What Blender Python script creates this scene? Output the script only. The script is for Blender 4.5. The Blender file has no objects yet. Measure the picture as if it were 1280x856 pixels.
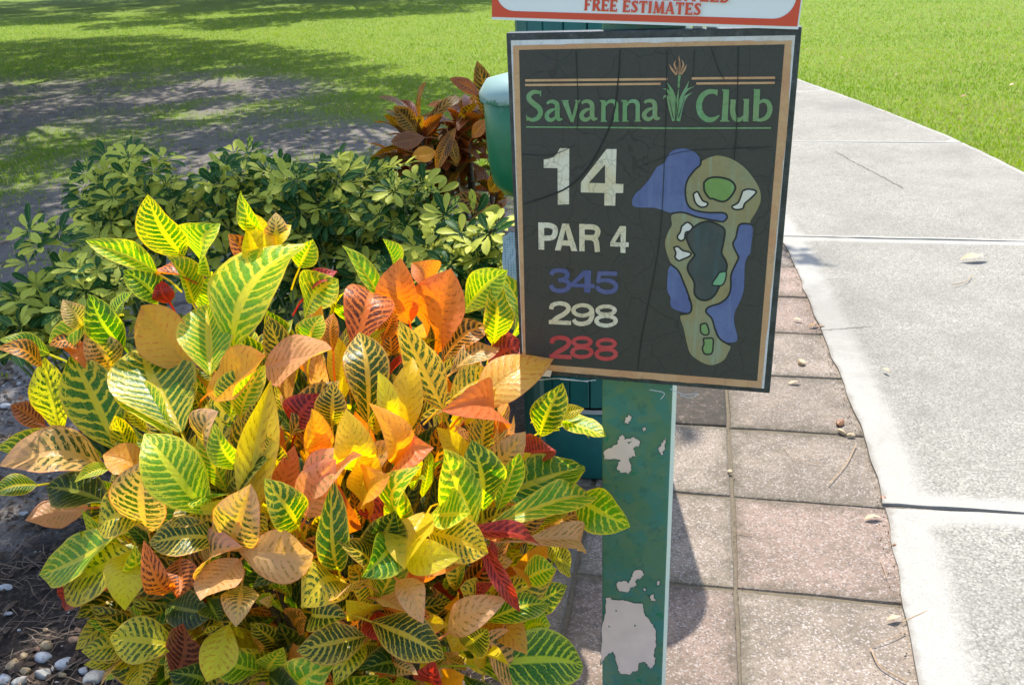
import bpy, bmesh, math, random
import numpy as np
from mathutils import Vector, Matrix
from mathutils.geometry import tessellate_polygon
R_ = math.radians
random.seed(7); rng = np.random.default_rng(7)
SC = bpy.context.scene
COL = SC.collection

# ------------------------------------------------------------------ camera
F_PX, PITCH, ROLL = 1094.236, 0.42244, -0.046667
CAM = np.array([0, 0, 1.6])
_c, _s = math.cos(PITCH), math.sin(PITCH)
FW = np.array([0, _c, -_s]); _u = np.array([0, _s, _c]); _r = np.array([1., 0, 0])
RT = math.cos(ROLL) * _r + math.sin(ROLL) * _u
UP = -math.sin(ROLL) * _r + math.cos(ROLL) * _u
cd = bpy.data.cameras.new('camera'); cam = bpy.data.objects.new('camera', cd); COL.objects.link(cam)
M = Matrix.Identity(4)
for i in range(3):
    M[i][0], M[i][1], M[i][2], M[i][3] = RT[i], UP[i], -FW[i], CAM[i]
cam.matrix_world = M
cd.sensor_width = 36; cd.lens = F_PX / 1280 * 36
cd.clip_start = .02; cd.clip_end = 3000
cd.dof.use_dof = True; cd.dof.focus_distance = 1.65; cd.dof.aperture_fstop = 13
SC.camera = cam

# ------------------------------------------------------------------ light
SUN_EL, SUN_AZ = R_(64), R_(-1.5)          # azimuth: degrees left of straight ahead (+Y)
w = bpy.data.worlds.new('World'); SC.world = w; w.use_nodes = True
nt = w.node_tree; nt.nodes.clear()
sky = nt.nodes.new('ShaderNodeTexSky'); sky.sky_type = 'NISHITA'; sky.sun_disc = False
sky.sun_elevation = SUN_EL; sky.sun_rotation = -SUN_AZ
sky.air_density = 1.0; sky.dust_density = 1.5
bg = nt.nodes.new('ShaderNodeBackground'); bg.inputs[1].default_value = .15
ow = nt.nodes.new('ShaderNodeOutputWorld')
nt.links.new(sky.outputs[0], bg.inputs[0]); nt.links.new(bg.outputs[0], ow.inputs[0])
sd = bpy.data.lights.new('sun', 'SUN'); sd.energy = 3.2; sd.angle = R_(.53); sd.color = (1, .95, .86)
sun = bpy.data.objects.new('sun', sd); COL.objects.link(sun)
SDIR = Vector((-math.sin(SUN_AZ) * math.cos(SUN_EL), math.cos(SUN_AZ) * math.cos(SUN_EL), math.sin(SUN_EL)))
sun.rotation_euler = SDIR.to_track_quat('Z', 'Y').to_euler(); sun.location = (0, 0, 20)
SC.view_settings.view_transform = 'Standard'; SC.view_settings.look = 'None'
SC.view_settings.gamma = 1; SC.view_settings.exposure = 1.24
try: SC.view_settings.use_curve_mapping = False
except Exception: pass

# ------------------------------------------------------------------ helpers
def ray(x, y):
    v = (x - 640) / F_PX * RT - (y - 428) / F_PX * UP + FW
    return v                                  # depth along the axis = parameter
def at(x, y, D):                              # point at ground distance D (world Y)
    v = ray(x, y); return CAM + v * (D / v[1])
def ground(x, y, Z=0.):
    v = ray(x, y); return CAM + v * ((Z - CAM[2]) / v[2])

def wloc(o):
    p = Vector((0, 0, 0))
    while o is not None:
        p = p + o.location; o = o.parent
    return p
def link(name, me, parent=None):
    o = bpy.data.objects.new(name, me); COL.objects.link(o)
    if parent is not None: o.parent = parent
    return o
def tag(o, label=None, cat=None, group=None, kind=None):
    if label: o['label'] = label
    if cat: o['category'] = cat
    if group: o['group'] = group
    if kind: o['kind'] = kind
    return o
def empty(name, loc, label, cat, group=None):
    o = link(name, None); o.location = loc; o.empty_display_size = .1
    return tag(o, label, cat, group)
def mesh(name, V, F, mat=None, parent=None, smooth=False, uv=None, attr=None):
    """V in world coordinates, F list of index tuples, uv per vertex"""
    off = wloc(parent) if parent is not None else Vector((0, 0, 0))
    V = np.asarray(V, float) - np.array(off)
    me = bpy.data.meshes.new(name)
    me.from_pydata(V.tolist(), [], F)
    if uv is not None:
        l = me.uv_layers.new(name='UVMap')
        li = np.zeros(len(me.loops), int); me.loops.foreach_get('vertex_index', li)
        l.data.foreach_set('uv', np.asarray(uv, float)[li].ravel())
    if attr:
        for k, a in attr.items():
            a = np.asarray(a, float)
            if a.ndim == 1:
                d = me.attributes.new(k, 'FLOAT', 'POINT'); d.data.foreach_set('value', a)
            else:
                d = me.attributes.new(k, 'FLOAT_COLOR', 'POINT')
                d.data.foreach_set('color', np.c_[a, np.ones(len(a))].ravel())
    if mat: me.materials.append(mat)
    if smooth: me.polygons.foreach_set('use_smooth', [True] * len(me.polygons))
    me.update()
    return link(name, me, parent)

class MB:
    def __init__(s): s.V = []; s.F = []
    def add(s, V, F):
        k = len(s.V); s.V += [tuple(map(float, v)) for v in V]; s.F += [tuple(i + k for i in f) for f in F]; return s
    def box(s, o, ax, ay, az):                 # corner + three edge vectors
        o, ax, ay, az = map(np.asarray, (o, ax, ay, az))
        V = [o, o + ax, o + ax + ay, o + ay, o + az, o + ax + az, o + ax + ay + az, o + ay + az]
        return s.add(V, [(0, 3, 2, 1), (4, 5, 6, 7), (0, 1, 5, 4), (1, 2, 6, 5), (2, 3, 7, 6), (3, 0, 4, 7)])
    def tube(s, pts, rad, n=6, cap=True):
        pts = [np.asarray(p, float) for p in pts]; k = len(pts); V = []; F = []
        rad = rad if hasattr(rad, '__len__') else [rad] * k
        t0 = pts[1] - pts[0]; a = np.cross(t0, [0.31, .2, .93]);
        if np.linalg.norm(a) < 1e-6: a = np.cross(t0, [1, 0, 0])
        a /= np.linalg.norm(a)
        for i in range(k):
            t = pts[min(i + 1, k - 1)] - pts[max(i - 1, 0)]; t = t / (np.linalg.norm(t) + 1e-9)
            a = a - t * (a @ t); a /= np.linalg.norm(a) + 1e-9; b = np.cross(t, a)
            for j in range(n):
                q = 2 * math.pi * j / n; V.append(pts[i] + rad[i] * (math.cos(q) * a + math.sin(q) * b))
        for i in range(k - 1):
            for j in range(n):
                F.append((i * n + j, i * n + (j + 1) % n, (i + 1) * n + (j + 1) % n, (i + 1) * n + j))
        if cap: F += [tuple(range(n))[::-1], tuple((k - 1) * n + j for j in range(n))]
        return s.add(V, F)
    def lathe(s, c, prof, n=24, a0=0, a1=2 * math.pi):   # prof: list of (r, z)
        c = np.asarray(c, float); V = []; F = []; full = abs(a1 - a0 - 2 * math.pi) < 1e-6
        for r, z in prof:
            for j in range(n):
                q = a0 + (a1 - a0) * j / n; V.append(c + [r * math.cos(q), r * math.sin(q), z])
        for i in range(len(prof) - 1):
            for j in range(n):
                F.append((i * n + j, i * n + (j + 1) % n, (i + 1) * n + (j + 1) % n, (i + 1) * n + j))
        return s.add(V, F)
    def build(s, name, mat, parent=None, smooth=False, **k): return mesh(name, s.V, s.F, mat, parent, smooth, **k)

def bevel(o, width, seg=2):
    bm = bmesh.new(); bm.from_mesh(o.data)
    bmesh.ops.bevel(bm, geom=bm.edges[:] , offset=width, segments=seg, affect='EDGES', profile=.6)
    bm.to_mesh(o.data); bm.free(); return o

def _hash(i, j, s):
    v = np.sin(i * 127.1 + j * 311.7 + s * 74.7) * 43758.5453
    return v - np.floor(v)
def vnoise(x, y, s=0):
    x = np.asarray(x, float); y = np.asarray(y, float)
    i = np.floor(x); j = np.floor(y); f = x - i; g = y - j
    f = f * f * (3 - 2 * f); g = g * g * (3 - 2 * g)
    return (_hash(i, j, s) * (1 - f) + _hash(i + 1, j, s) * f) * (1 - g) + (_hash(i, j + 1, s) * (1 - f) + _hash(i + 1, j + 1, s) * f) * g
def fnoise(x, y, s=0, o=3):
    r = 0; a = .5; t = 0
    for k in range(o): r = r + a * vnoise(x * 2 ** k, y * 2 ** k, s + k); t += a; a *= .5
    return r / t

# ---- node helper
class NG:
    def __init__(s, name):
        s.m = bpy.data.materials.new(name); s.m.use_nodes = True; s.t = s.m.node_tree; s.t.nodes.clear()
    def n(s, typ, ins=None, **at):
        nd = s.t.nodes.new('ShaderNode' + typ)
        for k, v in at.items(): setattr(nd, k, v)
        for k, v in (ins or {}).items():
            sock = nd.inputs[k]
            if isinstance(v, bpy.types.NodeSocket): s.t.links.new(v, sock)
            elif isinstance(v, bpy.types.Node): s.t.links.new(v.outputs[0], sock)
            else:
                if hasattr(sock.default_value, '__len__') and len(sock.default_value) == 4 and len(v) == 3: v = (*v, 1)
                sock.default_value = v
        return nd
    def math(s, op, a, b=0., c=None, clamp=False):
        d = {0: a, 1: b}
        if c is not None: d[2] = c
        return s.n('Math', d, operation=op, use_clamp=clamp).outputs[0]
    def mix(s, f, a, b, bt='MIX'):
        nd = s.t.nodes.new('ShaderNodeMix'); nd.data_type = 'RGBA'; nd.blend_type = bt
        for k, v in ((0, f), (6, a), (7, b)):
            if isinstance(v, bpy.types.NodeSocket): s.t.links.new(v, nd.inputs[k])
            else: nd.inputs[k].default_value = (*v, 1) if hasattr(v, '__len__') and len(v) == 3 else v
        return nd.outputs[2]
    def ss(s, x, a, b):                        # smoothstep
        return s.n('MapRange', {0: x, 1: a, 2: b, 3: 0., 4: 1.}, interpolation_type='SMOOTHSTEP').outputs[0]
    def noise(s, vec, scale, detail=4, rough=.55, dist=0., out=0):
        d = {'Scale': scale, 'Detail': detail, 'Roughness': rough, 'Distortion': dist}
        if vec is not None: d['Vector'] = vec
        return s.n('TexNoise', d).outputs[out]
    def ramp(s, x, stops):
        nd = s.n('ValToRGB', {0: x}); e = nd.color_ramp.elements
        while len(e) < len(stops): e.new(.5)
        for q, (p, c) in zip(e, stops): q.position = p; q.color = (*c, 1)
        return nd.outputs[0]
    def bump(s, h, strength=.3, dist=.002):
        return s.n('Bump', {'Height': h, 'Strength': strength, 'Distance': dist}).outputs[0]
    def bsdf(s, col, rough=.6, normal=None, metallic=0., spec=.5, **k):
        d = {'Base Color': col, 'Roughness': rough, 'Metallic': metallic, 'Specular IOR Level': spec}
        if normal is not None: d['Normal'] = normal
        d.update(k); return s.n('BsdfPrincipled', d)
    def out(s, sh):
        s.n('OutputMaterial', {0: sh.outputs[0] if isinstance(sh, bpy.types.Node) else sh}); return s.m
    def obj(s): return s.n('TexCoord').outputs['Object']
    def pos(s): return s.n('NewGeometry').outputs['Position']
    def rnd(s): return s.n('ObjectInfo').outputs['Random']
    def attr(s, name, typ='GEOMETRY', out='Fac'): return s.n('Attribute', attribute_name=name, attribute_type=typ).outputs[out]
def simple(name, col, rough=.6, var=.12, scale=40, bump=.15, bdist=.001, metallic=0., spec=.4):
    g = NG(name); p = g.pos(); n = g.noise(p, scale, 5)
    c = g.mix(n, tuple(x * (1 - var) for x in col), tuple(min(1, x * (1 + var)) for x in col))
    return g.out(g.bsdf(c, g.n('MapRange', {0: g.noise(p, scale * .3, 3), 3: max(.05, rough - .12), 4: min(1, rough + .12)}).outputs[0],
                        g.bump(n, bump, bdist), metallic, spec))

# ------------------------------------------------------------------ materials
def leaf_material():
    g = NG('croton_leaf')
    uv = g.n('UVMap', uv_map='UVMap').outputs[0]
    sx = g.n('SeparateXYZ', {0: uv}); u, v = sx.outputs[0], sx.outputs[1]
    rn = g.math('FRACT', g.math('ADD', g.rnd(), g.attr('g_rnd')))
    sgn = g.math('SUBTRACT', g.math('MULTIPLY', u, 2.), 1.)
    a = g.math('ABSOLUTE', sgn)
    off = g.math('MULTIPLY', rn, 37.)
    vec = g.n('CombineXYZ', {0: g.math('ADD', g.math('MULTIPLY', sgn, 1.0), off), 1: g.math('MULTIPLY', v, 3.2), 2: off}).outputs[0]
    n1 = g.noise(vec, 3.2, 3); n2 = g.noise(vec, 9., 3); nlow = g.noise(vec, 1.1, 2)
    # laterals, leaving the midrib and bending to the tip
    cnt = g.math('ADD', g.math('MULTIPLY', rn, 5.), 8.5)
    k = g.math('MULTIPLY', g.math('POWER', a, 1.2), .19)
    ph = g.math('MULTIPLY', g.math('SUBTRACT', v, k), cnt)
    ph = g.math('ADD', ph, g.math('MULTIPLY', g.math('SUBTRACT', n1, .5), .65))
    ph = g.math('ADD', ph, g.math('MULTIPLY', g.math('SIGN', sgn), .22))
    ph = g.math('ADD', ph, g.math('MULTIPLY', g.math('SUBTRACT', g.noise(vec, 6.5, 2), .5), .38))
    d = g.math('MULTIPLY', g.math('ABSOLUTE', g.math('SUBTRACT', g.math('FRACT', ph), .5)), 2.)      # 1 on a vein, 0 between
    # network between the laterals
    cell = g.n('CombineXYZ', {0: ph, 1: g.math('MULTIPLY', sgn, 2.3), 2: off}).outputs[0]
    vor = g.n('TexVoronoi', {'Vector': cell, 'Scale': 1.3, 'Randomness': 1.}, feature='DISTANCE_TO_EDGE').outputs['Distance']
    net = g.math('SUBTRACT', 1., g.math('MULTIPLY', vor, 6.5), clamp=True)
    par = g.n('SeparateXYZ', {0: g.attr('g_par', 'GEOMETRY', 'Color')}); amt = g.math('ADD', g.attr('amt', 'OBJECT'), par.outputs[0])
    am = g.math('ADD', amt, g.math('MULTIPLY', g.math('SUBTRACT', nlow, .5), .62))
    am = g.math('ADD', am, g.math('MULTIPLY', g.math('SUBTRACT', n2, .5), .42))
    am = g.math('SUBTRACT', am, g.math('MULTIPLY', g.math('POWER', g.math('ABSOLUTE', g.math('SUBTRACT', v, .45)), 2.), .55))
    vein = g.math('MAXIMUM', d, g.math('MULTIPLY', net, g.math('ADD', .45, g.math('MULTIPLY', a, .52))))
    y1 = g.math('SUBTRACT', vein, am)
    y1 = g.ss(y1, -.05, .12)
    wm = g.math('ADD', .028, g.math('MULTIPLY', g.math('SUBTRACT', 1., v), .085))
    wm = g.math('ADD', wm, g.math('MULTIPLY', g.math('SUBTRACT', 1., amt), .10))
    y2 = g.math('SUBTRACT', 1., g.ss(g.math('SUBTRACT', a, wm), -.02, .05))
    y3 = g.ss(g.math('ADD', a, g.math('MULTIPLY', g.math('SUBTRACT', n2, .5), .1)), .90, .93)
    yy = g.math('MAXIMUM', g.math('MAXIMUM', y1, y2), g.math('MULTIPLY', y3, .9))
    both = lambda k: g.n('VectorMath', {0: g.attr(k, 'OBJECT', 'Color'), 1: g.attr('g_' + k, 'GEOMETRY', 'Color')}, operation='ADD').outputs[0]
    vc, bc, tc = both('vein_col'), both('blade_col'), both('tip_col')
    vcol = g.mix(g.math('MULTIPLY', n1, .35), vc, tc)
    bcol = g.mix(g.ss(n2, .25, .75), g.mix(.35, bc, (0, 0, 0)), bc)
    col = g.mix(yy, bcol, vcol)
    tm = g.math('ADD', g.attr('tipmix', 'OBJECT'), par.outputs[1])
    tf = g.ss(g.math('ADD', g.math('ADD', v, g.math('MULTIPLY', g.math('SUBTRACT', nlow, .5), 1.1)), g.math('SUBTRACT', tm, 1.)), .25, .75)
    tf = g.math('MULTIPLY', tf, g.ss(tm, .0, .12))
    col = g.mix(g.math('MULTIPLY', tf, .85), col, g.mix(g.math('MULTIPLY', y2, .5), tc, vc))
    # uneven tint over the blade, greener or redder in places, paler to the margin
    pt_ = g.noise(vec, 1.7, 4, .6)
    col = g.mix(g.math('MULTIPLY', g.ss(pt_, .55, .75), .26), col, tc)
    col = g.mix(g.math('MULTIPLY', g.ss(g.noise(vec, 2.3, 3, .6, .6), .56, .72), .45), col, g.mix(.4, bc, (.10, .20, .02)))
    col = g.mix(g.math('MULTIPLY', g.math('POWER', a, 4.), .26), col, g.mix(.5, tc, (.70, .28, .16)))
    fine = g.n('TexVoronoi', {'Vector': g.n('CombineXYZ', {0: g.math('MULTIPLY', sgn, 9.), 1: g.math('MULTIPLY', v, 26.), 2: off}).outputs[0], 'Scale': 1.}, feature='DISTANCE_TO_EDGE').outputs['Distance']
    fl = g.math('SUBTRACT', 1., g.ss(fine, .02, .14)); col = g.mix(g.math('MULTIPLY', fl, .13), col, vcol)
    # thin reddish margin and small dry specks
    edge = g.ss(a, .955, 1.)
    col = g.mix(g.math('MULTIPLY', edge, g.math('ADD', g.attr('rim', 'OBJECT'), par.outputs[2])), col, (.55, .10, .05))
    spk = g.ss(g.noise(vec, 17., 3), .66, .72)
    col = g.mix(g.math('MULTIPLY', spk, .55), col, (.12, .06, .02))
    h = g.math('SUBTRACT', g.math('MULTIPLY', d, -.4), g.math('MULTIPLY', y2, .8))
    nrm = g.bump(g.math('SUBTRACT', g.math('ADD', h, g.math('MULTIPLY', n2, .35)), g.math('MULTIPLY', fl, .12)), .42, .0025)
    pb = g.bsdf(col, g.math('ADD', .20, g.math('MULTIPLY', n1, .24)), nrm, 0., .5)
    tl = g.n('BsdfTranslucent', {'Color': g.n('HueSaturation', {'Saturation': 1.25, 'Value': 1.3, 'Color': col}).outputs[0], 'Normal': nrm})
    return g.out(g.n('MixShader', {0: .56, 1: pb.outputs[0], 2: tl.outputs[0]}))
M_LEAF = leaf_material()

def schefflera_material():
    g = NG('variegated_leaflet')
    uv = g.n('UVMap', uv_map='UVMap').outputs[0]
    sx = g.n('SeparateXYZ', {0: uv}); u, v = sx.outputs[0], sx.outputs[1]
    a = g.math('ABSOLUTE', g.math('SUBTRACT', g.math('MULTIPLY', u, 2.), 1.))
    iv = g.attr('leaflet'); rn = g.rnd()
    r = g.math('FRACT', g.math('ADD', iv, rn))
    vec = g.n('CombineXYZ', {0: g.math('ADD', g.math('MULTIPLY', u, 2.), g.math('MULTIPLY', r, 50.)), 1: g.math('MULTIPLY', v, 2.), 2: r}).outputs[0]
    n = g.noise(vec, 2.2, 3)
    pale = g.ss(g.math('ADD', g.math('ADD', n, g.math('MULTIPLY', g.math('SUBTRACT', r, .49), 1.5)), g.math('MULTIPLY', g.math('SUBTRACT', a, .5), -.05)), .42, .56)
    gcol = g.mix(r, (.015, .075, .012), (.035, .14, .022))
    pcol = g.mix(g.noise(vec, 6., 2), (.46, .51, .05), (.62, .61, .10))
    col = g.mix(pale, gcol, pcol)
    mid = g.math('SUBTRACT', 1., g.ss(a, .03, .10))
    col = g.mix(g.math('MULTIPLY', mid, .5), col, (.35, .42, .16))
    nrm = g.bump(g.math('ADD', n, mid), .3, .002)
    pb = g.bsdf(col, .5, nrm, 0., .22)
    tl = g.n('BsdfTranslucent', {'Color': col})
    return g.out(g.n('MixShader', {0: .3, 1: pb.outputs[0], 2: tl.outputs[0]}))
M_SCH = schefflera_material()

def stem_material():
    g = NG('stem_bark'); p = g.pos(); n = g.noise(p, 120, 4)
    return g.out(g.bsdf(g.ramp(n, [(.3, (.05, .035, .02)), (.7, (.18, .13, .08))]), .8, g.bump(n, .5, .002)))
M_STEM = stem_material()
M_GSTEM = simple('green_stem', (.10, .16, .04), .5)

def ground_material():
    g = NG('lawn_ground'); p = g.pos(); b = g.attr('bare')
    n = g.noise(p, 26, 6, .65); nf = g.noise(p, 150, 4, .7); nl = g.noise(p, 3.2, 4)
    green = g.mix(nl, (.13, .22, .02), (.25, .33, .04))
    green = g.mix(g.ss(nf, .35, .7), g.mix(.55, green, (.03, .045, .01)), green)
    sand = g.mix(n, (.078, .066, .058), (.28, .255, .225))
    sand = g.mix(g.ss(g.noise(p, 8, 5, .7), .52, .68), sand, (.07, .052, .042))
    f = g.ss(g.math('ADD', b, g.math('MULTIPLY', g.math('SUBTRACT', n, .5), 1.5)), .32, .75)
    col = g.mix(f, green, sand)
    return g.out(g.bsdf(col, .95, g.bump(g.math('ADD', n, nf), .6, .012), 0., .15))
M_GROUND = ground_material()
def grass_material():
    g = NG('grass_blade'); c = g.n('Attribute', attribute_name='tint').outputs['Color']
    pb = g.bsdf(c, .5, None, 0., .3); tl = g.n('BsdfTranslucent', {'Color': g.n('HueSaturation', {'Saturation': 1.1, 'Value': 1.2, 'Color': c}).outputs[0]})
    return g.out(g.n('MixShader', {0: .45, 1: pb.outputs[0], 2: tl.outputs[0]}))
M_GRASS = grass_material()
def concrete_material():
    g = NG('aggregate_concrete'); p = g.pos(); e = g.attr('edge'); rn = g.rnd()
    nl = g.noise(p, 1.6, 5, .6); nm = g.noise(p, 14, 5, .7); nf = g.noise(p, 210, 3, .7)
    vor = g.n('TexVoronoi', {'Vector': p, 'Scale': 150., 'Randomness': 1.}); vd = vor.outputs['Distance']; vcol = vor.outputs['Color']
    stone = g.n('SeparateColor', {0: vcol}).outputs[0]
    band = g.math('SUBTRACT', 1., g.ss(g.math('ADD', e, g.math('ADD', g.math('MULTIPLY', g.math('SUBTRACT', nm, .5), .07), g.math('MULTIPLY', g.math('SUBTRACT', nf, .5), .10))), .09, .165))
    agg = g.mix(g.ss(stone, .15, .9), (.24, .228, .192), (.345, .33, .285))
    agg = g.mix(g.ss(stone, .93, .97), agg, (.39, .37, .335))
    agg = g.mix(g.ss(vd, .5, .8), agg, (.165, .155, .137))
    agg = g.mix(g.math('MULTIPLY', g.ss(nl, .40, .68), .4), agg, (.165, .158, .14))
    agg = g.mix(g.math('MULTIPLY', g.ss(nm, .5, .72), .35), agg, (.145, .135, .115))
    smooth = g.mix(nm, (.325, .314, .28), (.40, .388, .352))
    smooth = g.mix(g.math('MULTIPLY', g.ss(nf, .58, .70), .75), smooth, (.17, .16, .14))
    col = g.mix(g.math('MULTIPLY', band, .8), agg, smooth)
    st_ = g.noise(p, .9, 6, .7, .5); col = g.mix(g.math('MULTIPLY', g.ss(st_, .50, .66), .35), col, (.15, .14, .12)); col = g.mix(g.math('MULTIPLY', g.ss(g.noise(p, 6, 6, .75), .60, .72), .35), col, (.13, .115, .09))
    dirt = g.math('SUBTRACT', 1., g.ss(g.math('ADD', e, g.math('MULTIPLY', g.math('SUBTRACT', nm, .5), .05)), -.005, .018))
    col = g.mix(g.math('MULTIPLY', dirt, .55), col, (.16, .13, .10))
    h = g.math('MULTIPLY', g.math('SUBTRACT', 1., band), g.math('SUBTRACT', 1., vd))
    return g.out(g.bsdf(col, .88, g.bump(g.math('ADD', h, g.math('MULTIPLY', nf, .4)), .28, .003), 0., .25))
M_CONC = concrete_material()
def paver_material():
    g = NG('concrete_paver'); p = g.pos(); rn = g.rnd(); o = g.obj()
    nl = g.noise(p, 5, 5, .65); nm = g.noise(p, 34, 4, .7); nf = g.noise(p, 260, 3, .8)
    base = g.ramp(rn, [(0., (.265, .185, .145)), (.35, (.275, .19, .15)), (.6, (.245, .195, .15)), (1., (.225, .185, .145))])
    col = g.mix(g.ss(nl, .32, .66), g.mix(.5, base, (.12, .10, .075)), g.mix(.2, base, (.44, .36, .29)))
    vor = g.n('TexVoronoi', {'Vector': p, 'Scale': 230.}); st = g.n('SeparateColor', {0: vor.outputs['Color']}).outputs[0]
    col = g.mix(g.math('MULTIPLY', g.ss(st, .74, .95), .6), col, (.46, .41, .38))
    col = g.mix(g.math('MULTIPLY', g.ss(st, .24, .06), .7), col, (.12, .10, .09))
    col = g.mix(g.math('MULTIPLY', g.ss(nm, .48, .75), .45), col, (.11, .10, .075))
    # mossy, dirty rims
    s = g.n('SeparateXYZ', {0: o}); ex = g.math('MAXIMUM', g.math('MAXIMUM', g.math('MULTIPLY', s.outputs[0], -1.), g.math('SUBTRACT', s.outputs[0], g.attr('wide', 'OBJECT'))), g.math('ABSOLUTE', s.outputs[1]))
    rim = g.ss(g.math('ADD', ex, g.math('MULTIPLY', g.math('SUBTRACT', nm, .5), .10)), .155, .225)
    col = g.mix(g.math('MULTIPLY', rim, .55), col, (.085, .075, .05))
    dk = g.attr('stain', 'OBJECT')
    col = g.mix(g.math('MULTIPLY', dk, g.ss(nm, .15, .5)), col, (.035, .033, .027))
    return g.out(g.bsdf(col, .92, g.bump(g.math('ADD', g.math('MULTIPLY', nf, .5), st), .5, .003), 0., .2))
M_PAV = paver_material()
def mulch_material():
    g = NG('mulch_soil'); p = g.pos()
    n = g.noise(p, 60, 6, .75, .6); nl = g.noise(p, 7, 4)
    col = g.ramp(n, [(.3, (.012, .010, .009)), (.5, (.035, .027, .022)), (.72, (.10, .078, .062))])
    sandy = g.ramp(g.noise(p, 90, 5, .7), [(.3, (.09, .08, .075)), (.7, (.36, .33, .30))])
    f = g.ss(g.math('ADD', g.math('MULTIPLY', nl, .6), g.math('MULTIPLY', g.attr('bare'), .9)), .55, .95)
    return g.out(g.bsdf(g.mix(f, col, sandy), .95, g.bump(n, .9, .012), 0., .2))
M_MULCH = mulch_material()
def post_material():
    g = NG('weathered_green_paint'); p = g.pos()
    n = g.noise(p, 20, 5, .6, .8); n2 = g.noise(p, 55, 4, .6); v = g.n('TexVoronoi', {'Vector': p, 'Scale': 42.}); vc = g.n('SeparateColor', {0: v.outputs['Color']}).outputs[0]
    col = g.mix(g.ss(n, .36, .62), (.055, .21, .175), (.075, .20, .115))
    col = g.mix(g.math('MULTIPLY', g.ss(vc, .35, .9), .55), col, (.13, .22, .11))
    col = g.mix(g.math('MULTIPLY', g.ss(n2, .56, .66), .5), col, (.035, .13, .10))
    col = g.mix(g.ss(g.noise(p, 30, 3, .5, .3), .69, .70), col, (.02, .20, .10))
    return g.out(g.bsdf(col, .38, g.bump(g.math('ADD', n, g.math('MULTIPLY', n2, .6)), .35, .002), 0., .5))
M_POST = post_material()
M_PSIDE = simple('post_side_bounce_light', (.46, .62, .54), .4, .15, 60)  # post's right side coloured paler, standing in for light off the path
M_BARE = simple('bare_primer', (.82, .64, .55), .45, .15, 26, .3)
M_PEDGE = simple('lifted_paint_edge', (.05, .10, .075), .6, .7, 90, .4)
M_TEAL = simple('teal_recycled_slat', (.012, .12, .115), .42, .25, 24, .2)
M_TEALD = simple('dark_teal_lid', (.01, .06, .05), .5, .2, 30)
M_BLACK = simple('black_metal', (.012, .013, .016), .4, .3, 60)
M_GREYM = simple('grey_galvanised', (.34, .37, .38), .4, .15, 60)
def frame_material():
    g = NG('sign_frame_edge'); p = g.pos(); n = g.noise(p, 50, 5, .7); n2 = g.noise(p, 260, 3, .7)
    col = g.mix(g.ss(n, .35, .7), (.018, .022, .028), (.055, .06, .068))
    col = g.mix(g.math('MULTIPLY', g.ss(n2, .63, .72), .6), col, (.30, .30, .30))
    return g.out(g.bsdf(col, .42, g.bump(n2, .3, .001), 0., .5))
M_FRAME = frame_material()
def face_material():
    g = NG('crazed_black_film'); p = g.pos()
    n = g.noise(p, 34, 5, .7); nf = g.noise(p, 600, 2, .6)
    pd = g.n('VectorMath', {0: p, 1: g.n('VectorMath', {0: g.noise(p, 14, 3, .5, 0, 1), 3: .05}, operation='SCALE').outputs[0]}, operation='ADD').outputs[0]
    v = g.n('TexVoronoi', {'Vector': pd, 'Scale': 15.}, feature='DISTANCE_TO_EDGE').outputs['Distance']
    ck = g.math('SUBTRACT', 1., g.ss(v, .004, .016))
    v2 = g.n('TexVoronoi', {'Vector': pd, 'Scale': 60.}, feature='DISTANCE_TO_EDGE').outputs['Distance']
    ck2 = g.math('SUBTRACT', 1., g.ss(v2, .01, .05))
    col = g.mix(n, (.040, .039, .035), (.060, .057, .050))
    col = g.mix(g.math('MULTIPLY', g.ss(nf, .5, .8), .4), col, (.085, .083, .078))
    col = g.mix(g.math('MULTIPLY', ck, .38), col, (.010, .010, .010))
    col = g.mix(g.math('MULTIPLY', ck2, .22), col, (.015, .015, .015))
    hh = g.math('ADD', g.math('MULTIPLY', n, .3), g.math('MULTIPLY', ck, -.6))
    return g.out(g.bsdf(col, g.math('ADD', .42, g.math('MULTIPLY', n, .2)), g.bump(hh, .35, .001), 0., .4))
M_FACE = face_material()
def vinyl(name, c0, c1, streak=None, crack=.35):
    g = NG(name); p = g.pos(); n = g.noise(p, 60, 5, .65); n2 = g.noise(p, 16, 3)
    col = g.mix(g.ss(n2, .35, .65), c0, c1)
    col = g.mix(g.math('MULTIPLY', g.ss(n, .5, .75), .35), col, tuple(x * .6 for x in c0))
    if streak:
        sv = g.n('Mapping', {0: p, 3: (120, 120, 9)}); col = g.mix(g.math('MULTIPLY', g.ss(g.noise(sv.outputs[0], 1., 3), .5, .72), .55), col, streak)
    pd = g.n('VectorMath', {0: p, 1: g.n('VectorMath', {0: g.noise(p, 40, 3, .5, 0, 1), 3: .02}, operation='SCALE').outputs[0]}, operation='ADD').outputs[0]
    v = g.n('TexVoronoi', {'Vector': pd, 'Scale': 48.}, feature='DISTANCE_TO_EDGE').outputs['Distance']
    ck = g.math('SUBTRACT', 1., g.ss(v, .005, .05))
    col = g.mix(g.math('MULTIPLY', ck, crack), col, tuple(x * .3 for x in c0))
    return g.out(g.bsdf(col, .5, g.bump(n, .2, .0006), 0., .35))
V_CREAM = vinyl('cream_vinyl', (.66, .56, .36), (.74, .68, .55), crack=.4)
V_BLUE = vinyl('blue_vinyl', (.085, .10, .25), (.11, .12, .26), crack=.2)
V_RED = vinyl('red_vinyl', (.50, .055, .06), (.55, .08, .08), crack=.2)
V_GREEN = vinyl('green_vinyl', (.15, .31, .13), (.21, .31, .14), (.22, .38, .28), .2)
V_COPPER = vinyl('copper_border', (.56, .29, .15), (.60, .36, .19), crack=.15)
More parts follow.
